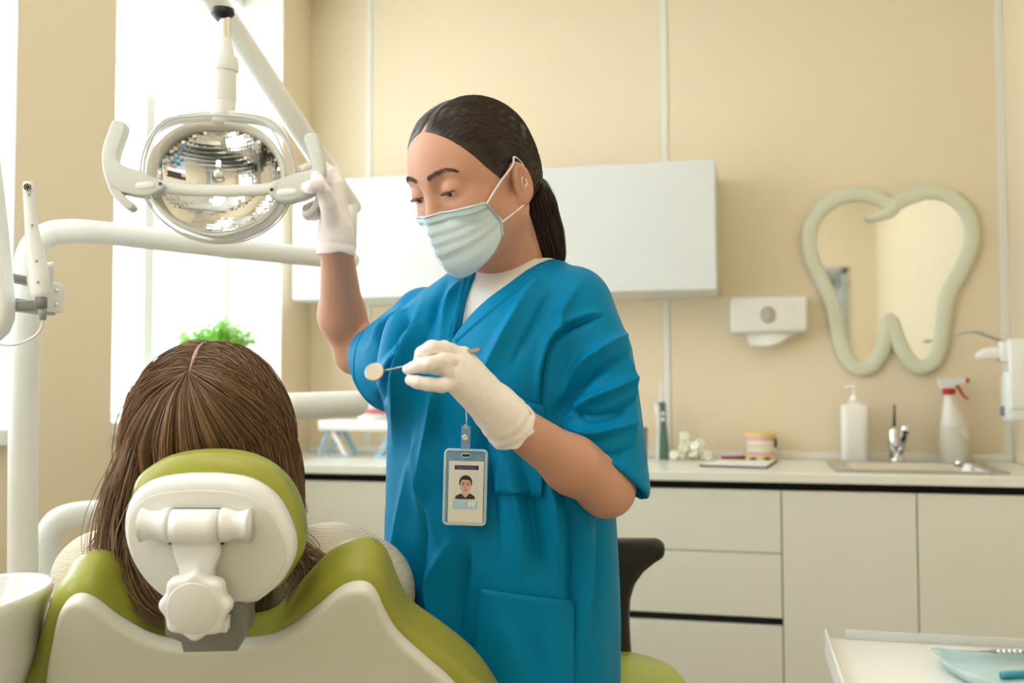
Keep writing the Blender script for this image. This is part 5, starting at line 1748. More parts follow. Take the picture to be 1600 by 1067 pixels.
for k in range(3):
    flat('info_line', [(-0.0150, -0.0200 - k * 0.003), (0.001 - k * 0.002, -0.0200 - k * 0.003), (0.001 - k * 0.002, -0.0192 - k * 0.003), (-0.0150, -0.0192 - k * 0.003)], mat('print_line', rgb(214, 232, 240), rough=0.6), 0.0035)
flat('tooth_mark', [(0.004, -0.0195), (0.0065, -0.0186), (0.009, -0.0192), (0.0115, -0.0186), (0.0140, -0.0195), (0.0135, -0.0235), (0.012, -0.0280), (0.0105, -0.0250), (0.009, -0.0238), (0.0075, -0.0250), (0.006, -0.0280), (0.0045, -0.0235)], mat('print_white', rgb(240, 236, 228), rough=0.6), 0.0036)
sb_ = [bq(728, 700), bq(728, 668)]
add('strap', box((sb_[0] + sb_[1]) / 2 + BN * 0.003, (0.0125, 0.0012, 0.033), 0.0003, np.array([BX, -BN, BY])), M_bclear, badge, smooth=False)
add('snap', lathe([(0.0, 0.0), (0.0046, 0.0), (0.0042, 0.0016), (0.0026, 0.0012), (0.0, 0.0009)], bq(727, 683) + BN * 0.0038, 24, np.array([BX, BY, BN]), cap=False), M_chrome, badge)
add('cord', tube([bq(729, 668) + BN * 0.003, bq(729, 652) + BN * 0.002, drape(730, 632, 0.003)], 0.0009, 6), M_cord, badge)
add('eyelet', tube([bq(728, 666) + BN * 0.004 + BX * 0.0022 * math.cos(t) + BY * 0.0022 * math.sin(t) for t in np.linspace(0, 2 * math.pi, 13)], 0.0007, 6, closed=True), M_chrome, badge)
add('reel', lathe([(0.0, 0.0), (0.013, 0.0), (0.013, 0.005), (0.009, 0.007), (0.0, 0.007)], drape(732, 620, 0.001), 24, np.array([BX, BY, BN])), M_white, badge)
# ---------------------------------------------------------------- the patient, seen from behind
M_phair = mat('hair_brown', rgb(112, 80, 54), rough=0.42, var=0.3, vscale=45)
def hair_mat(name, c0, c1, rough=0.38):
    m = bpy.data.materials.new(name)
    m.use_nodes = True
    nt = m.node_tree
    b = nt.nodes['Principled BSDF']
    b.inputs['Roughness'].default_value = rough
    b.inputs['Anisotropic'].default_value = 0.5
    at = nt.nodes.new('ShaderNodeAttribute')
    at.attribute_name = 'tone'
    rp = nt.nodes.new('ShaderNodeValToRGB')
    rp.color_ramp.elements[0].color = c0 + (1,)
    rp.color_ramp.elements[1].color = c1 + (1,)
    nt.links.new(at.outputs['Fac'], rp.inputs['Fac'])
    nt.links.new(rp.outputs['Color'], b.inputs['Base Color'])
    MATS[name] = m
    return m
M_pstr = hair_mat('hair_brown_strands', rgb(84, 58, 42), rgb(182, 142, 106))
def tone(o, vals, per):
    a = o.data.attributes.new('tone', 'FLOAT', 'POINT')
    a.data.foreach_set('value', np.repeat(np.asarray(vals, np.float32), per))
M_knit = mat('knit_cream', rgb(234, 218, 192), rough=0.85, var=0.04, vscale=30, bump=0.5, bscale=120, wave='Z', sheen=0.2)
M_jean = mat('trousers_grey', rgb(120, 124, 130), rough=0.8, var=0.06)
PC = W(328, 658, 1.315)                                   # centre of the head
pat = thing('person', 'patient with long brown hair and cream knit top lying in the chair', 'person', (seatc[0], seatc[1], hipz))
PR = np.array([0.080, 0.098, 0.094])                      # skull half axes: right, depth, up
SHC = W(362, 905, 1.42)
hipc = seatc + RZ * 0.13 - RY * 0.05
shl = [W(162, 905, 1.385), W(550, 912, 1.385)]
kneec = [seatc + RY * 0.42 + RX * s * 0.10 + RZ * 0.16 for s in (-1, 1)]
footc = [seatc + RY * 0.84 + RX * s * 0.09 + RZ * 0.02 for s in (-1, 1)]
elb = [shl[0] + RY * 0.20 - RZ * 0.16 - RX * 0.03, shl[1] + RY * 0.20 - RZ * 0.17 + RX * 0.01]
wri = [seatc + RZ * 0.21 + RX * s * 0.07 + RY * 0.06 for s in (-1, 1)]
def sdf_patient(P):
    d = s_ell(P, PC, PR, CAMM)
    d = smin(d, s_ell(P, PC + RY * 0.05 - RZ * 0.05, (0.055, 0.06, 0.075), CAMM), 0.03)
    d = smin(d, s_cone(P, PC + RY * 0.06 - RZ * 0.03, PC + RY * 0.115 - RZ * 0.035, 0.015, 0.011), 0.02)      # nose
    d = smin(d, s_cone(P, PC - RZ * 0.06 + RY * 0.01, SHC - RZ * 0.02, 0.052, 0.058), 0.03)
    t = s_cone(P, SHC - RZ * 0.10 + RY * 0.06, hipc, 0.12, 0.13)
    d = smin(d, t, 0.06)
    for k in range(2):
        d = smin(d, s_chain(P, [shl[k], elb[k], wri[k]], [0.05, 0.04, 0.026]), 0.03)
        d = smin(d, s_ell(P, wri[k] + RY * 0.04, (0.035, 0.055, 0.018), CAMM), 0.015)
        d = smin(d, s_chain(P, [hipc + RX * (-0.08, 0.08)[k], kneec[k], footc[k]], [0.08, 0.055, 0.04]), 0.03)
    return d
allp = np.array([PC - 0.14, PC + 0.14, SHC, hipc - 0.15, hipc + 0.15] + shl + kneec + footc + elb)
add('body', mesh_sdf(sdf_patient, allp.min(0) - 0.12, allp.max(0) + 0.12, 0.006, 1), M_skin, pat)
def sdf_knit(P):
    d = smin(s_cone(P, SHC - RZ * 0.09 + RY * 0.07, hipc, 0.145, 0.15), s_cone(P, shl[0] + RX * 0.06, shl[1] - RX * 0.06, 0.075, 0.075), 0.06)
    a = s_chain(P, [shl[0], shl[0] * 0.5 + elb[0] * 0.5, elb[0], wri[0] - RX * 0.0], [0.068, 0.068, 0.06, 0.045], 0.02)
    b = s_chain(P, [W(525, 898, 1.385), W(562, 925, 1.40), elb[1], wri[1]], [0.071, 0.074, 0.066, 0.045], 0.02)
    d = smin(smin(d, a, 0.03), b, 0.03)
    return d + 0.002 * noise3(P, 40, 12)
kv, kf = mesh_sdf(sdf_knit, allp.min(0) - 0.12, allp.max(0) + 0.12, 0.005, 1)
# ribs of the knit running across the shoulders
Nk = vnormals(kv, kf)
add('knit_top', (kv, kf), M_knit, pat)
def sdf_pleg(P):
    d = None
    for k in range(2):
        e = s_chain(P, [hipc + RX * (-0.08, 0.08)[k], kneec[k], footc[k]], [0.10, 0.068, 0.05])
        d = e if d is None else smin(d, e, 0.03)
    return d
add('trousers', mesh_sdf(sdf_pleg, allp.min(0) - 0.12, allp.max(0) + 0.12, 0.008, 1), M_jean, pat)
for k in range(2):
    c = footc[k] + RY * 0.03 + RZ * 0.05
    add('shoe', mesh_sdf(lambda P: s_ell(P, c, (0.045, 0.05, 0.11), CAMM), c - 0.13, c + 0.13, 0.007, 1), M_sole, pat)
# hair: a dark underlayer and some thousands of strands falling from the parting
HR = np.array([0.104, 0.112, 0.108])
crown = unit(RZ * 0.78 - RY * 0.62)
NS = 5200
m = 24
pole = np.array([-0.02, -0.80, 0.60])                     # camera axes (right, away, up)
pole /= np.linalg.norm(pole)
fwd = np.array([0.0, 0.60, 0.80])                         # the parting runs forward from the crown
fwd -= pole * (fwd @ pole); fwd /= np.linalg.norm(fwd)
sid = np.cross(fwd, pole)                                  # to the right
az = rng.uniform(-math.pi, math.pi, NS)
t0 = rng.uniform(0, 1, NS) ** 0.7                         # how far along the parting it starts
back = np.abs(az) > 2.2
start_ang = np.where(rng.uniform(0, 1, NS) < 0.55, rng.uniform(0.0, 1.1, NS), rng.uniform(0, 0.12, NS))
paths = np.zeros((NS, m, 3))
lift = rng.normal(0, 0.0035, NS) + 0.0
wave1, wave2 = rng.uniform(0, 6.28, NS), rng.uniform(0, 6.28, NS)
clump = np.sin(az * 23) * 0.6 + np.sin(az * 41 + 1.3) * 0.4
for i in range(NS):
    s = 1 if az[i] > 0 else -1
    a = abs(az[i])                                        # 0: straight back (towards the camera); pi/2: side
    # start on the parting or at the crown
    if a > 0.95:
        st_ = math.cos(start_ang[i]) * pole + math.sin(start_ang[i]) * fwd
        st_ = st_ + sid * s * 0.02
    else:
        st_ = pole + sid * s * 0.02 * rng.uniform()
    st_ /= np.linalg.norm(st_)
    # where it leaves the skull
    out = np.array([math.sin(a) * s, -math.cos(a) * 0.95, -0.10 - 0.25 * rng.uniform()])
    if a > 1.9:
        out = np.array([s * (0.95 - 0.15 * (a - 1.9)), 0.35 * (a - 1.9), -0.2 - 0.2 * rng.uniform()])
    out /= np.linalg.norm(out)
    k1 = 14
    w_ = math.acos(np.clip(st_ @ out, -1, 1))
    for j in range(k1):
        t = j / (k1 - 1)
        q = (math.sin((1 - t) * w_) * st_ + math.sin(t * w_) * out) / max(math.sin(w_), 1e-3)
        swell = 0.90 + 0.12 * min(1, t * 2.2)
        paths[i, j] = q * HR * swell + q * (lift[i] + 0.0035 * clump[i] * t)
    e = paths[i, k1 - 1]
    L_ = rng.uniform(0.13, 0.23)
    dx = e[0]
    for j in range(k1, m):
        t = (j - k1 + 1) / (m - k1)
        x = e[0] + (0.010 * s if a > 0.7 else 0) * math.sin(t * 3) - 0.10 * e[0] * t * t
        y = e[1] + 0.05 * t * (1 if e[1] < 0 else 0.2) + 0.02 * t
        z = e[2] - L_ * t
        paths[i, j] = (x + 0.004 * math.sin(3 * t + wave1[i]) * t, y + 0.004 * math.sin(4 * t + wave2[i]) * t, z)
# keep the hair that lies against the headrest in front of its pad (on the far side)
padback = (HC - HN * 0.088 - PC)
pn = np.array([HN @ RX, HN @ RY, HN @ RZ])
pb_ = np.array([padback @ RX, padback @ RY, padback @ RZ])
hc_l = np.array([(HC - PC) @ RX, (HC - PC) @ RY, (HC - PC) @ RZ])
dist = (paths - pb_) @ pn
rel = paths - hc_l
near = (np.abs(rel[..., 0]) < 0.098) & (rel[..., 2] < 0.104)
push = np.where(near, np.maximum(dist + 0.003, 0), 0)
paths = paths - push[..., None] * pn
def narrow(z):
    return 0.80 + 0.20 * np.clip((0.095 - z) / 0.125, 0, 1)
paths[..., 0] *= narrow(paths[..., 2])
W3 = PC + paths[..., 0:1] * RX + paths[..., 1:2] * RY + paths[..., 2:3] * RZ
tn = np.clip(0.45 + 0.22 * clump + rng.normal(0, 0.16, NS), 0, 1)
def sdf_under(P):
    q = (P - PC.astype(np.float32)) @ CAMM.T.astype(np.float32)
    q = q.copy()
    q[:, 0] /= narrow(q[:, 2])
    d = s_ell(q, (0, 0.004, 0.0), HR * 0.955) * 0.85
    d = smin(d, s_chain(q, [(-0.075, 0.0, -0.03), (-0.105, 0.0, -0.12), (-0.095, 0.01, -0.22)], [0.03, 0.026, 0.014]), 0.03)
    d = smin(d, s_chain(q, [(0.075, 0.0, -0.03), (0.098, 0.005, -0.12), (0.09, 0.02, -0.19)], [0.03, 0.024, 0.014]), 0.03)
    d = smin(d, s_chain(q, [(-0.05, -0.03, -0.06), (-0.06, 0.0, -0.20), (0.06, 0.0, -0.20), (0.05, -0.03, -0.06)], [0.045, 0.03, 0.03, 0.045]), 0.03)
    d = np.maximum(d, (q[:, 1] - 0.055 - 0.4 * np.maximum(q[:, 2], 0)))                 # face side stays open
    cut = ((q - pb_.astype(np.float32)) @ pn.astype(np.float32)) + 0.006
    inh = (np.abs(q[:, 0] - hc_l[0]) < 0.10) & (q[:, 2] - hc_l[2] < 0.108)
    return np.where(inh, np.maximum(d, cut), d)
hb = add('hair', mesh_sdf(sdf_under, PC - 0.30, PC + 0.20, 0.004, 2), M_phair, pat)
so1 = add('hair_strands', strands(W3, rng.uniform(0.0004, 0.0009, NS)), M_pstr, hb)
tone(so1, tn, m * 3)
# a few loose locks on the knit top and beside the headrest
for (pts, n, spread) in (([(228, 640, 1.24), (205, 720, 1.25), (178, 790, 1.27), (160, 830, 1.285), (140, 858, 1.29)], 26, 0.004), ([(235, 620, 1.23), (200, 730, 1.23), (180, 800, 1.24), (168, 850, 1.25)], 60, 0.008),
                         ([(452, 800, 1.27), (470, 845, 1.275), (500, 868, 1.285), (530, 880, 1.29)], 14, 0.003), ([(440, 830, 1.26), (462, 875, 1.255), (495, 895, 1.255), (515, 893, 1.26)], 110, 0.011),
                         ([(440, 800, 1.27), (455, 860, 1.26), (480, 900, 1.25), (460, 935, 1.235)], 120, 0.013), ([(462, 740, 1.27), (470, 775, 1.275), (478, 800, 1.28)], 8, 0.002),
                         ([(205, 700, 1.25), (180, 800, 1.245), (182, 880, 1.235), (215, 950, 1.215)], 220, 0.014), ([(230, 760, 1.24), (205, 860, 1.235), (225, 930, 1.22), (262, 965, 1.21)], 160, 0.013)):
    lk = []
    base = smooth_path([W(*p) for p in pts], 6)
    for _ in range(n):
        off = rng.normal(0, spread, 3)
        t = np.linspace(0, 1, len(base))[:, None]
        ln = base + off * (0.35 + 0.65 * np.sin(t * 2.6)) + 0.002 * np.sin(t * 5 + rng.uniform(0, 6)) * rng.normal(0, 1, 3)
        lk.append(np.stack([np.interp(np.linspace(0, 1, m), np.linspace(0, 1, len(ln)), ln[:, k]) for k in range(3)], 1))
    lk = np.array(lk)
    so2 = add('hair_lock', strands(lk, rng.uniform(0.0004, 0.0008, len(lk))), M_pstr, hb)
    tone(so2, np.clip(rng.normal(0.45, 0.2, len(lk)), 0, 1), m * 3)
# scalp showing along the parting
sc_line = []
for t in np.linspace(0.02, 0.75, 14):
    q = math.cos(t) * pole + math.sin(t) * fwd
    q = q * HR * (0.955 + 0.03 * t) + np.array([0.0015 * math.sin(t * 9), 0, 0])
    q[0] *= narrow(q[2])
    sc_line.append(PC + q[0] * RX + q[1] * RY + q[2] * RZ)
add('scalp_parting', tube(sc_line, np.interp(np.linspace(0, 1, 14), [0, .4, 1], [0.0012, 0.0030, 0.0015]), 8, flat=0.5), mat('scalp', rgb(190, 150, 140), rough=0.6), hb)
# ---------------------------------------------------------------- things on the worktop
def on_top(px, py, z=None):
    """worktop point under a pixel"""
    return on_plane(px, py, (0, 0, ZTOP if z is None else z), RZ)
def at_y(px, y, z):
    """point at a given distance from the back wall under a pixel column, at height z"""
    p = on_plane(px, 600, (0, y, 0), NB)
    return np.array([p[0], y, z])
# sink: drop-in steel bowl
sk_ = thing('sink', 'rectangular stainless steel sink set into the worktop', 'sink', ((SX0 + SX1) / 2, (SY0 + SY1) / 2, ZTOP))
def rr3(x0, x1, y0, y1, r, z, n=5):
    return [(x, y, z) for x, y in rrect(x0, x1, y0, y1, r, n)]
rows_ = [rr3(SX0 - 0.025, SX1 + 0.025, SY0 - 0.02, SY1 + 0.06, 0.02, ZTOP + 0.0015), rr3(SX0 - 0.020, SX1 + 0.020, SY0 - 0.015, SY1 + 0.055, 0.02, ZTOP + 0.006), rr3(SX0 + 0.008, SX1 - 0.008, SY0 + 0.01, SY1 - 0.05, 0.04, ZTOP + 0.005),
         rr3(SX0 + 0.022, SX1 - 0.022, SY0 + 0.022, SY1 - 0.06, 0.04, ZTOP - 0.03), rr3(SX0 + 0.03, SX1 - 0.03, SY0 + 0.03, SY1 - 0.07, 0.05, ZTOP - 0.13), rr3(SX0 + 0.06, SX1 - 0.06, SY0 + 0.06, SY1 - 0.10, 0.05, ZTOP - 0.145)]
V = np.array(sum(rows_, []))
n_ = len(rows_[0])
F = [[i * n_ + k, i * n_ + (k + 1) % n_, (i + 1) * n_ + (k + 1) % n_, (i + 1) * n_ + k] for i in range(len(rows_) - 1) for k in range(n_)] + [[(len(rows_) - 1) * n_ + k for k in range(n_)]]
add('basin', (V, F), M_steel, sk_, angle=50)
add('drain', lathe([(0.0, 0.002), (0.02, 0.002), (0.026, 0.004), (0.03, 0.0)], ((SX0 + SX1) / 2, (SY0 + SY1) / 2 - 0.02, ZTOP - 0.144), 24, cap=False), M_chrome, sk_)
plug = on_top(1498, 727)
add('overflow_plug', lathe([(0.0, 0.014), (0.008, 0.013), (0.012, 0.008), (0.013, 0.0)], (plug[0], plug[1], ZTOP + 0.006), 20, cap=False), M_chrome, sk_)
# mixer tap
YT = SY1 + 0.02
tb = at_y(1399, YT, ZTOP + 0.006)
tap = thing('tap', 'chrome mixer tap with upright lever behind the sink', 'tap', tb)
add('tap_base', lathe([(0.0, 0.0), (0.026, 0.0), (0.026, 0.006), (0.021, 0.010), (0.019, 0.03), (0, 0.03)], tb, 28), M_chrome, tap)
b0 = at_y(1396, YT, ZTOP + 0.02)
add('tap_body', tube([b0, at_y(1395.5, YT, ZTOP + 0.06), at_y(1395, YT, ZTOP + 0.108), at_y(1396, YT, ZTOP + 0.122)], [0.017, 0.016, 0.017, 0.010], 20), M_chrome, tap)
add('lever', tube([at_y(1396, YT, ZTOP + 0.118), at_y(1396.5, YT, ZTOP + 0.15), at_y(1397, YT + 0.01, ZTOP + 0.195)], [0.005, 0.004, 0.003], 10), M_black, tap)
s1 = at_y(1403, YT, ZTOP + 0.03)
s2 = at_y(1413, YT - 0.10, ZTOP + 0.115)
add('spout', tube([s1, (s1 + s2) / 2, s2], [0.0135, 0.0125, 0.0125], 16), M_chrome, tap)
add('aerator', lathe([(0.0, -0.018), (0.013, -0.018), (0.0145, -0.004), (0.0145, 0.012), (0.0, 0.014)], s2 + RZ * 0.004, 18), M_chrome, tap)
# pump bottle
YP = YB - 0.10
pw_ = at_y(1334, YP, ZTOP)
M_bot = mat('bottle_cream', rgb(252, 248, 236), rough=0.35, var=0.01)
pbt = thing('pump_bottle', 'square white pump bottle standing behind the sink', 'bottle', pw_)
zz = lambda px, py, y: on_plane(px, py, (0, y, 0), NB)[2] - ZTOP
htot, hsh = zz(1334, 600, YP), zz(1334, 632, YP)
hb_ = (at_y(1355, YP, 0) - at_y(1313, YP, 0))[0] / 2
add('bottle', lathe([(0.0, 0.0), (hb_ * 0.94, 0.0), (hb_, 0.006), (hb_, hsh - 0.012), (hb_ * 0.93, hsh - 0.003), (hb_ * 0.6, hsh), (0.016, hsh + 0.004), (0.015, hsh + 0.012), (0, hsh + 0.012)], pw_, 40, power=6, sy=0.8), M_bot, pbt)
add('pump_collar', lathe([(0.0, 0), (0.017, 0.0), (0.015, 0.012), (0.008, 0.024), (0.005, 0.028), (0.0045, 0.045), (0, 0.045)], pw_ + RZ * (hsh + 0.008), 24), M_bot, pbt)
add('pump_head', join(lathe([(0.0, 0), (0.011, 0.0), (0.011, 0.009), (0.0, 0.011)], pw_ + RZ * (htot - 0.012), 20), tube([pw_ + RZ * (htot - 0.007), pw_ + RZ * (htot - 0.007) + NX * -0.02, pw_ + RZ * (htot - 0.012) + NX * -0.032], [0.005, 0.0045, 0.0035], 10)), M_bot, pbt)
# spray bottle
YS = YB - 0.08
sw = at_y(1490, YS, ZTOP)
spb = thing('spray_bottle', 'translucent white spray bottle with a red trigger', 'spray bottle', sw)
M_trl = mat('translucent_white', rgb(250, 246, 234), rough=0.35, var=0.02, trans=0.05)
h1_, h2_, h3_ = zz(1490, 588, YS), zz(1490, 614, YS), zz(1490, 662, YS)
hbs = (at_y(1514, YS, 0) - at_y(1467, YS, 0))[0] / 2
rowsb = []
for z, l_, r_ in ((0.0, -0.95, 0.95), (0.006, -1, 1), (h3_ * 0.55, -1.0, 1.0), (h3_ * 0.9, -0.95, 0.90), (h3_ + (h2_ - h3_) * 0.35, -0.82, 0.40), (h3_ + (h2_ - h3_) * 0.75, -0.70, 0.10), (h2_, -0.62, -0.02)):
    rowsb.append((z, (l_ + r_) / 2 * hbs, (r_ - l_) / 2 * hbs))
V, F = [], []
n_ = 32
for z, cx_, hw2 in rowsb:
    for k in range(n_):
        a = 2 * math.pi * k / n_
        V.append(sw + np.array([cx_ + hw2 * math.cos(a), min(hw2, 0.036) * math.sin(a), z]))
F = [[i * n_ + k, i * n_ + (k + 1) % n_, (i + 1) * n_ + (k + 1) % n_, (i + 1) * n_ + k] for i in range(len(rowsb) - 1) for k in range(n_)] + [list(range(n_))[::-1], [(len(rowsb) - 1) * n_ + k for k in range(n_)]]
add('bottle', (np.array(V), F), M_trl, spb)
zl = h3_ * 0.95
Vl = np.array(V)
cy_l = np.array([[sw[0], sw[1], 0]])
low = [(0.0, 1.006), (0.006, 1.006), (h3_ * 0.55, 1.006), (zl, 1.006)]
VL2 = []
for z, k in low:
    cx_ = np.interp(z, [r[0] for r in rowsb], [r[1] for r in rowsb])
    hw2 = np.interp(z, [r[0] for r in rowsb], [r[2] for r in rowsb])
    for q in range(32):
        a = 2 * math.pi * q / 32
        VL2.append(sw + np.array([cx_ + hw2 * k * math.cos(a), min(hw2, 0.036) * k * math.sin(a), z + 0.0005]))
add('liquid_level', (np.array(VL2), [[i * 32 + q, i * 32 + (q + 1) % 32, (i + 1) * 32 + (q + 1) % 32, (i + 1) * 32 + q] for i in range(3) for q in range(32)]), mat('liquid_pale', rgb(232, 228, 206), rough=0.35, var=0.02), spb)
M_red = mat('red_plastic', rgb(206, 44, 44), rough=0.4, var=0.03)
xc_ = -0.32 * hbs
add('collar', lathe([(0, 0), (0.021, 0.0), (0.021, 0.02), (0.0, 0.02)], sw + np.array([xc_, 0, h2_ - 0.004]), 24), M_red, spb)
hpts = [(-0.028, 0), (0.014, 0), (0.020, 0.010), (0.052, 0.020), (0.052, 0.034), (-0.034, 0.034), (-0.036, 0.026)]
add('spray_head', plate(hpts, 0.028, 0.004, sw + np.array([xc_, 0.014, h2_ + 0.015]), (1, 0, 0), (0, 0, 1)), M_white, spb, angle=40)
add('nozzle', lathe([(0, 0), (0.008, 0), (0.008, 0.012), (0, 0.012)], sw + np.array([xc_ + 0.052, 0, h2_ + 0.042]), 16, np.array([[0, 1, 0], [0, 0, 1], [1, 0, 0]])), M_red, spb)
add('trigger', tube(smooth_path([sw + np.array([xc_ + 0.024, 0, h2_ + 0.028]), sw + np.array([xc_ + 0.036, 0, h2_ + 0.008]), sw + np.array([xc_ + 0.046, 0, h2_ - 0.010]), sw + np.array([xc_ + 0.060, 0, h2_ - 0.022])], 4), np.linspace(0.006, 0.003, 13), 8), M_red, spb)
# clipboard with paper
cq = [on_top(1093, 729), on_top(1199, 732), on_top(1215, 721.5), on_top(1125, 720.5)]
cb_ = thing('clipboard', 'dark clipboard with a white sheet lying on the worktop', 'clipboard', sum(cq) / 4)
def slab(q, z0, z1):
    V = [np.array([p[0], p[1], z0]) for p in q] + [np.array([p[0], p[1], z1]) for p in q]
    return np.array(V), [[3, 2, 1, 0], [4, 5, 6, 7], [0, 1, 5, 4], [1, 2, 6, 5], [2, 3, 7, 6], [3, 0, 4, 7]]
add('board', slab(cq, ZTOP + 0.0005, ZTOP + 0.005), M_black, cb_, smooth=False)
cm = sum(cq) / 4
pq = [p + (cm - p) * 0.05 for p in cq]
add('sheet', slab(pq, ZTOP + 0.0052, ZTOP + 0.0066), M_paper, cb_, smooth=False)
for u in (0.58, 0.82):
    p = cq[3] * (1 - u) + cq[2] * u
    add('clip', box(np.array([p[0], p[1] - 0.012, ZTOP + 0.011]), (0.022, 0.018, 0.008), 0.003), M_black, cb_)
# red pen
pen = thing('pen', 'dark red pen lying across the top of the clipboard', 'pen', cq[3] * 0.75 + cq[2] * 0.25 + RZ * 0.007)
pa, pb2 = cq[3] * 0.97 + cq[2] * 0.03, cq[3] * 0.55 + cq[2] * 0.45
pa[1] -= 0.012
pb2[1] -= 0.008
pa[2] = pb2[2] = ZTOP + 0.0135
M_pen = mat('pen_red', rgb(150, 46, 52), rough=0.3, var=0.03)
add('barrel', tube([pa, pa * 0.3 + pb2 * 0.7], 0.0055, 12), M_pen, pen)
add('cap', tube([pa * 0.32 + pb2 * 0.68, pb2], 0.0065, 12), M_pen, pen)
add('pocket_clip', tube([pb2 + RZ * 0.0075, pa * 0.4 + pb2 * 0.6 + RZ * 0.0075], 0.0015, 6), M_steel, pen)
# jaw model on plinths (stone-coloured bases, pink gums, teeth between)
def arch(c, rx, ry, n, M, a0=200, a1=340):
    return [c + M[0] * rx * math.cos(rad(a)) + M[1] * ry * math.sin(rad(a)) for a in np.linspace(a0, a1, n)]
M_stone = mat('stone_yellow', rgb(240, 212, 136), rough=0.5, var=0.04)
M_gum = mat('gum_pink', rgb(232, 188, 190), rough=0.35, var=0.05)
M_tooth = mat('tooth_ivory', rgb(244, 234, 208), rough=0.3, var=0.03)
M_gum2 = mat('gum_red', rgb(228, 128, 132), rough=0.3, var=0.06)
M_cast = mat('cast_white', rgb(246, 244, 240), rough=0.45, var=0.02)
def tooth_geo(c, w, h, d, M=I3):
    V, F = lathe([(0.0, 0.0), (0.8, 0.0), (1.0, 0.25), (1.0, 0.7), (0.8, 0.95), (0.0, 1.0)], (0, 0, 0), 12, power=3, cap=False)
    V = V * np.array([w / 2, d / 2, h])
    return frame(M, c, V), F
def jaw(name, label, c, w, hgt, Ms, stone, gum, tooth, gap=0.0):
    """upper and lower arch facing the camera side"""
    t = thing(name, label, 'jaw model', c)
    hb2 = hgt * 0.17
    hg = hgt * 0.16
    ht = (hgt - 2 * (hb2 + hg)) / 2
    def horseshoe(z0, z1, s):
        out = [(0.5 * w * s * math.cos(rad(a)), 0.52 * w * s * math.sin(rad(a))) for a in np.linspace(180, 360, 22)] + [(0.5 * w * s, 0.28 * w), (-0.5 * w * s, 0.28 * w)]
        return plate(out, z1 - z0, 0.002, c + RZ * z0, Ms[0], Ms[1])
    for lower in (True, False):
        zb0 = 0.0 if lower else hgt - hb2
        add('base', horseshoe(zb0, zb0 + hb2, 1.0), stone, t, angle=40)
        zg = hb2 if lower else hgt - hb2 - hg
        g_ = add('gum', horseshoe(zg, zg + hg, 0.93), gum, t, angle=40)
        zt_ = hb2 + hg - hg * 0.25 if lower else hgt / 2
        for k, a in enumerate(np.linspace(190, 350, 12)):
            p = c + Ms[0] * 0.43 * w * math.cos(rad(a)) + Ms[1] * 0.45 * w * math.sin(rad(a)) + RZ * (zt_ + (0 if lower else 0))
            yv = unit(Ms[0] * math.cos(rad(a)) + Ms[1] * math.sin(rad(a)))
            add('tooth', tooth_geo(p, w * 0.125, ht + hg * 0.25, w * 0.11, np.array([np.cross(yv, RZ), yv, RZ])), tooth, g_)
    return t
YJ = YB - 0.078
jc = at_y(1187, YJ, ZTOP)
jw = (at_y(1212, YJ, 0) - at_y(1162, YJ, 0))[0]
jm = jaw('jaw_model', 'yellow based dental jaw model behind the clipboard', jc, jw * 0.96, zz(1187, 675, YJ), np.array([[math.cos(0.35), math.sin(0.35), 0], [-math.sin(0.35), math.cos(0.35), 0], [0, 0, 1]]), M_stone, M_gum, M_tooth)
add('articulator_pin', tube([jc + NX * jw * 0.46 + RZ * 0.045 - NB * 0.02, jc + NX * jw * 0.46 + RZ * 0.075 - NB * 0.02], 0.005, 8), M_black, jm)
# white blossoms
fl = thing('flower_sprig', 'sprig of small white blossoms lying beside the water flosser', 'flowers', on_top(1075, 715))
M_petal = mat('petal_white', rgb(250, 246, 228), rough=0.6, var=0.03)
M_fc = mat('flower_centre', rgb(226, 204, 120), rough=0.6)
M_leafy = mat('leaf_green', rgb(120, 150, 80), rough=0.5, var=0.15)
rf = random.Random(4)
def blossom(c, r, nrm):
    nrm = unit(nrm)
    a = unit(np.cross(nrm, (0.3, 0.9, 0.1)))
    b = np.cross(nrm, a)
    geos = []
    for k in range(5):
        w_ = 2 * math.pi * k / 5
        e = a * math.cos(w_) + b * math.sin(w_)
        tv = np.cross(nrm, e)
        P = []
        for u in np.linspace(0, 1, 5):
            wd2 = r * 0.52 * math.sin(math.pi * (0.12 + 0.80 * u))
            P.append([c + e * r * u + nrm * r * (0.35 * math.sin(u * 2.6)) + tv * wd2 * v + nrm * (r * 0.1 * v * v) for v in (-1, 0, 1)])
        geos.append(thicken(grid_geo(P), 0.0008))
    f_ = add('blossom', join(*geos), M_petal, fl)
    add('stamen', lathe([(0.0, 0.0), (r * 0.2, 0.0), (r * 0.16, r * 0.2), (0.0, r * 0.25)], c + nrm * r * 0.08, 8, np.array([a, b, nrm])), M_fc, f_)
for px, py, lift_ in ((1052, 713, .01), (1062, 714, .012), (1072, 715, .012), (1083, 713, .014), (1094, 714, .012), (1066, 707, .03), (1078, 706, .034), (1091, 707, .03), (1070, 699, .05), (1093, 698, .052), (1069, 690, .075), (1103, 712, .010), (1086, 701, .045)):
    y = YB - 0.15 + rf.uniform(-0.02, 0.02)
    p = on_plane(px, 600, (0, y, 0), NB)
    blossom(np.array([p[0], y, ZTOP + 0.006 + lift_]), rf.uniform(0.017, 0.022), np.array([rf.uniform(-.6, .6), -0.7, rf.uniform(0.2, 1.0)]))
p_ = at_y(1076, YB - 0.17, ZTOP)
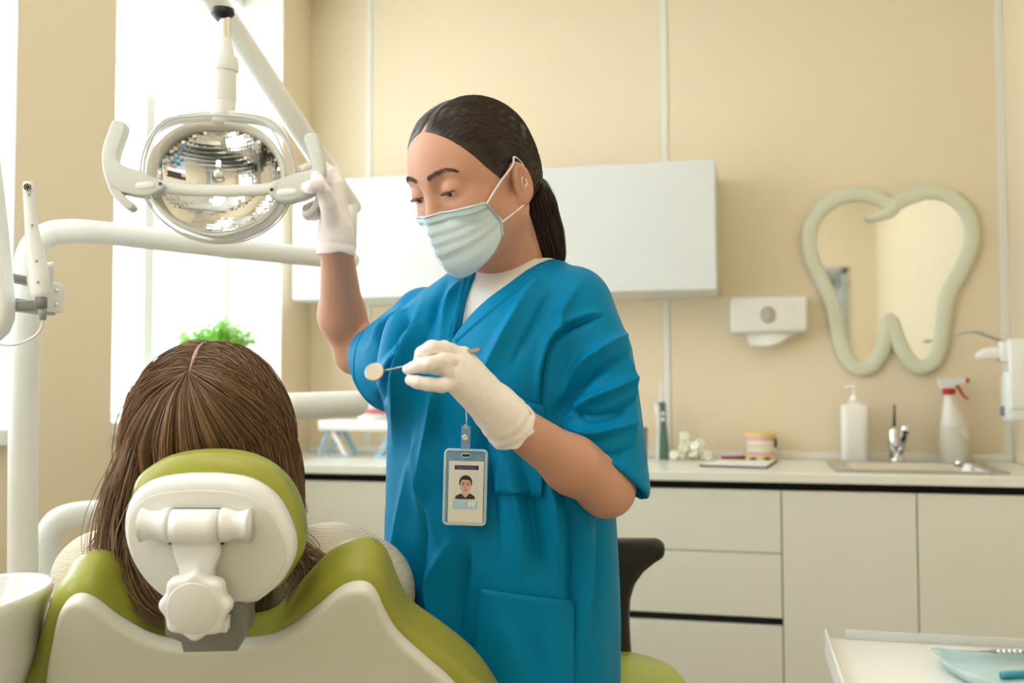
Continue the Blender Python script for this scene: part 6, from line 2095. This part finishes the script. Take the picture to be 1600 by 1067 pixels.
for k in range(3):
    q0 = at_y(1062 + k * 12, YB - 0.17, ZTOP + 0.012)
    L_ = [[q0 + NX * u * 0.02 + RZ * 0.004 * math.sin(u * 3) + NB * -0.006 * v * math.sin(math.pi * (0.1 + 0.85 * u)) for v in (-1, 0, 1)] for u in np.linspace(0, 1, 5)]
    add('leaf', thicken(grid_geo(L_), 0.0006), M_leafy, fl)
add('twig', tube([at_y(1050, YB - 0.15, ZTOP + 0.004), at_y(1075, YB - 0.14, ZTOP + 0.006), at_y(1100, YB - 0.15, ZTOP + 0.004)], 0.0018, 6), M_leafy, fl)
# water flosser
YW = YB - 0.12
ow = at_y(1032, YW, ZTOP)
wf = thing('water_flosser', 'white and dark green handheld water flosser standing on the worktop', 'water flosser', ow)
hW = zz(1032, 628, YW)
M_dg = mat('flosser_green', rgb(86, 112, 92), rough=0.35, var=0.03)
prL = [(-0.028, 0), (-0.027, hW * 0.2), (-0.023, hW * 0.5), (-0.025, hW * 0.72), (-0.033, hW * 0.9), (-0.034, hW * 0.97), (-0.020, hW * 0.99), (-0.013, hW * 0.9), (-0.0105, hW * 0.72), (-0.013, hW * 0.4), (-0.016, 0)]
prR = [(-0.016, 0), (-0.013, hW * 0.4), (-0.0105, hW * 0.72), (-0.013, hW * 0.9), (-0.018, hW * 0.985), (-0.010, hW), (0.004, hW * 0.99), (0.0055, hW * 0.9), (0.007, hW * 0.6), (0.014, hW * 0.25), (0.016, 0)]
ow2 = ow + NX * 0.012
add('water_tank', plate(prL, 0.05, 0.006, ow2 + NB * 0.025, (1, 0, 0), (0, 0, 1), 3), M_white, wf, angle=40)
add('handle_body', plate(prR, 0.05, 0.004, ow2 + NB * 0.025, (1, 0, 0), (0, 0, 1), 3), M_dg, wf, angle=40)
for z in (0.80, 0.70):
    add('button', lathe([(0, 0), (0.0075, 0), (0.006, 0.003), (0, 0.0035)], ow2 + np.array([-0.002, -0.0255, hW * z]), 16, np.array([[1, 0, 0], [0, 0, 1], [0, -1, 0]])), M_white, wf)
add('jet_tip', tube(smooth_path([ow2 + np.array([-0.010, 0, hW * 0.98]), ow2 + np.array([-0.010, 0, hW * 1.1]), ow2 + np.array([-0.010, 0, hW * 1.3]), ow2 + np.array([-0.014, 0, zz(1030, 594, YW)])], 4), np.linspace(0.006, 0.0022, 13), 10), M_white, wf)
# grey cup half hidden behind the dentist's sleeve
YG = YB - 0.13
gc_ = at_y(998, YG, ZTOP)
gcup = thing('cup', 'grey metal cup behind the teal sleeve on the worktop', 'cup', gc_)
hg_ = zz(998, 667, YG)
M_cup = mat('cup_metal', rgb(150, 138, 122), rough=0.3, metal=0.7, var=0.05)
add('cup_wall', lathe([(0.0, 0.0), (0.027, 0.0), (0.029, 0.004), (0.030, hg_ - 0.003), (0.0285, hg_), (0.027, hg_ - 0.004), (0.026, 0.006), (0.0, 0.005)], gc_, 32, cap=False), M_cup, gcup)
add('cup_rim', tube([gc_ + np.array([0.0288 * math.cos(t), 0.0288 * math.sin(t), hg_]) for t in np.linspace(0, 2 * math.pi, 33)], 0.0016, 6, closed=True), M_steel, gcup)
# white stand with blue cross legs, jaw model on top
YR = YB - 0.22
zs0, zs1 = on_plane(560, 672, (0, YR, 0), NB)[2], on_plane(560, 656, (0, YR, 0), NB)[2]
rx0, rx1 = at_y(509, YR, 0)[0], at_y(640, YR, 0)[0]
std = thing('display_stand', 'small white stand with pale blue crossed legs on the worktop', 'stand', ((rx0 + rx1) / 2, YR, ZTOP))
add('shelf', box2((rx0, YR - 0.07, zs0), (rx1, YR + 0.07, zs1), 0.006), M_cast, std)
M_blue = mat('leg_blue', rgb(168, 200, 222), rough=0.35, var=0.05)
for yy in (YR - 0.05, YR + 0.05):
    for xa, xb, mm in ((rx0 + 0.035, rx0 + 0.012 - 0.02, M_blue), (rx0 + 0.05, rx0 + 0.105, M_cast if yy < YR else M_blue), (rx1 - 0.035, rx1 - 0.01, M_blue), (rx1 - 0.05, rx1 - 0.105, M_blue)):
        add('leg', box((np.array([xa, yy, zs0]) + np.array([xb, yy, ZTOP])) / 2, (0.016, 0.012, np.linalg.norm(np.array([xa - xb, 0, zs0 - ZTOP])) - 0.004), 0.002,
                       np.array([np.cross((0, 1, 0), unit((xa - xb, 0, zs0 - ZTOP))), [0, 1, 0], unit((xa - xb, 0, zs0 - ZTOP))])), mm, std, smooth=False)
for xx in (rx0 + 0.07, rx1 - 0.07):
    add('foot_bar', box2((xx - 0.045, YR - 0.057, ZTOP + 0.0005), (xx + 0.045, YR - 0.043, ZTOP + 0.008), 0.002), M_blue, std)
jx = at_y(586, YR, 0)[0]
zj1 = on_plane(560, 598, (0, YR, 0), NB)[2]
jaw('jaw_model', 'large pink and white jaw model on the blue-legged stand', np.array([jx, YR, zs1 + 0.0005]), 0.125, zj1 - zs1, np.array([[1, 0, 0], [0, 1, 0], [0, 0, 1.0]]), M_cast, M_gum2, M_cast)

# ---------------------------------------------------------------- plant on the window sill
plc = np.array([XL - 0.075, on_plane(338, 560, (XL - 0.075, 0, 0), NX)[1], ZS + 0.038])
pot = thing('potted_plant', 'bushy bright green plant on the sill behind the patient', 'plant', plc)
M_pot = mat('pot_white', rgb(236, 232, 222), rough=0.4, var=0.02)
add('pot', lathe([(0.0, 0.0), (0.05, 0.0), (0.055, 0.01), (0.072, 0.11), (0.076, 0.115), (0.076, 0.125), (0.068, 0.125), (0.066, 0.11), (0.0, 0.108)], plc, 36, cap=False), M_pot, pot)
ztop_pl = on_plane(338, 493, plc, NX)[2]
M_pleaf = mat('plant_leaf', rgb(128, 188, 58), rough=0.45, var=0.25, vscale=30, trans=0.0)
_nt = M_pleaf.node_tree
_tl = _nt.nodes.new('ShaderNodeBsdfTranslucent')
_tl.inputs['Color'].default_value = rgb(150, 210, 70) + (1,)
_ms = _nt.nodes.new('ShaderNodeMixShader')
_ms.inputs['Fac'].default_value = 0.45
_nt.links.new(_nt.nodes['Principled BSDF'].outputs[0], _ms.inputs[1])
_nt.links.new(_tl.outputs[0], _ms.inputs[2])
_nt.links.new(_ms.outputs[0], _nt.nodes['Material Output'].inputs['Surface'])
rp_ = random.Random(8)
hpl = ztop_pl - plc[2] - 0.11
stems, LVs, LFs = [], [], []
for k in range(240):
    a = rp_.uniform(0, 2 * math.pi)
    rr1 = rp_.uniform(0.02, 1) ** 0.6
    tip = plc + np.array([0.135 * rr1 * math.cos(a), 0.14 * rr1 * math.sin(a), 0.11 + hpl * (1 - 0.24 * rr1 ** 2) * rp_.uniform(0.75, 1.0)])
    base = plc + np.array([0.02 * math.cos(a), 0.02 * math.sin(a), 0.105])
    stems.append(smooth_path([base, base * 0.5 + tip * 0.5 + RZ * 0.02, tip], 3))
    for q in range(16):
        u = rp_.uniform(0.35, 1.02)
        c = base * (1 - u) + tip * u + np.array([rp_.uniform(-.014, .014) for _ in range(3)])
        nn = unit(np.array([rp_.gauss(0, 1), rp_.gauss(0, 1), rp_.gauss(0.6, 1)]))
        e1 = unit(np.cross(nn, (rp_.gauss(0, 1), rp_.gauss(0, 1), rp_.gauss(0, 1))))
        e2 = np.cross(nn, e1)
        r = rp_.uniform(0.005, 0.0085)
        b = sum(len(x) for x in LVs)
        LVs.append(np.array([c - e1 * r, c - e2 * r * 0.6 + nn * r * 0.25, c + e1 * r, c + e2 * r * 0.6 + nn * r * 0.25]))
        LFs += [[b, b + 1, b + 2], [b, b + 2, b + 3]]
add('stems', strands(np.array(stems), 0.0011), M_leafy, pot)
fo = add('foliage', (np.concatenate(LVs), LFs), M_pleaf, pot, smooth=False)
fo['kind'] = 'stuff'

# ---------------------------------------------------------------- instrument trolley at the lower right
TD = 1.12
tz = W(1288, 994, TD)[2]
def tpt(px, py, z=None):
    return on_plane(px, py, (0, 0, tz if z is None else z), RZ)
c0_, c1_ = tpt(1288, 994), tpt(1640, 1013)
ex = RX * math.cos(rad(13)) - RY * math.sin(rad(13))
ey = np.cross(RZ, ex)
tw, tl2 = 0.46, 0.34
tr = thing('instrument_table', 'white instrument table at the lower right corner', 'table', c0_ + ex * tw / 2 - ey * tl2 / 2 - RZ * tz)
TM = np.array([ex, ey, RZ])
M_tray = mat('table_white', rgb(238, 236, 226), rough=0.3, var=0.01)
ctr = c0_ + ex * tw / 2 - ey * tl2 / 2
add('top', box(ctr - RZ * 0.012, (tw, tl2, 0.022), 0.004, TM), M_tray, tr)
for s in (-1, 1):
    add('side_lip', box(ctr + ex * s * (tw / 2 - 0.0015) + RZ * 0.002, (0.003, tl2, 0.012), 0.001, TM), M_tray, tr)
add('column', tube([np.array([ctr[0], ctr[1], 0.06]), np.array([ctr[0], ctr[1], tz - 0.024])], 0.022, 18), M_flange, tr)
add('base', box(np.array([ctr[0], ctr[1], 0.035]), (0.4, 0.34, 0.05), 0.02, TM), M_tray, tr)
# clear backing strip
sA, sB = tpt(1321, 996), tpt(1640, 1016)
add('back_guard', box((sA + sB) / 2 + RZ * 0.004 + ey * 0.002, (np.linalg.norm(sB - sA), 0.004, 0.011), 0.0015, TM), mat('guard_clear', rgb(226, 228, 224), rough=0.2, trans=0.3), tr)
# blue pan with probe
TZ = tz + 0.0005
bpn = thing('kidney_tray', 'pale blue plastic instrument tray at the right edge of the table', 'tray', tpt(1540, 1055))
M_bp = mat('blue_plastic', rgb(196, 228, 232), rough=0.25, var=0.05, trans=0.35)
bo = [tpt(1454, 1036), tpt(1490, 1037), tpt(1550, 1040), tpt(1640, 1044), tpt(1660, 1064), tpt(1640, 1085), tpt(1560, 1090), tpt(1492, 1066)]
oc = sum(bo) / len(bo)
ol = smooth_path(bo, 4, True)
rowsq = [(0.78, 0.0), (0.82, 0.001), (0.95, 0.010), (1.0, 0.0125), (1.0, 0.0140), (0.93, 0.0115), (0.80, 0.003), (0.5, 0.0025)]
V = np.array([[*(oc + (p - oc) * s)[:2], TZ + z] for s, z in rowsq for p in ol])
n_ = len(ol)
F = [[i * n_ + k, i * n_ + (k + 1) % n_, (i + 1) * n_ + (k + 1) % n_, (i + 1) * n_ + k] for i in range(len(rowsq) - 1) for k in range(n_)] + [list(range(n_))[::-1], [(len(rowsq) - 1) * n_ + k for k in range(n_)]]
add('pan', (V, F), M_bp, bpn)
add('inner_rib', tube([np.array([*tpt(1565, 1066)[:2], TZ + 0.006]), np.array([*tpt(1640, 1062)[:2], TZ + 0.006])], 0.004, 8), mat('blue_dark', rgb(60, 150, 160), rough=0.3), bpn)
prb = thing('probe', 'steel dental probe with knurled handle in the blue tray', 'dental probe', tpt(1560, 1046))
g0, g1 = tpt(1505, 1044), tpt(1660, 1046)
g0[2] = g1[2] = TZ + 0.0165
add('shaft', tube([g0, g0 * 0.75 + g1 * 0.25, g0 * 0.68 + g1 * 0.32, g1], [0.0006, 0.0011, 0.0022, 0.0024], 10), M_tool, prb)
for k in range(9):
    t = 0.36 + 0.055 * k
    c = g0 * (1 - t) + g1 * t
    add('knurl', tube([c - ex * 0.0013, c + ex * 0.0013], 0.0030, 10), M_chrome, prb)
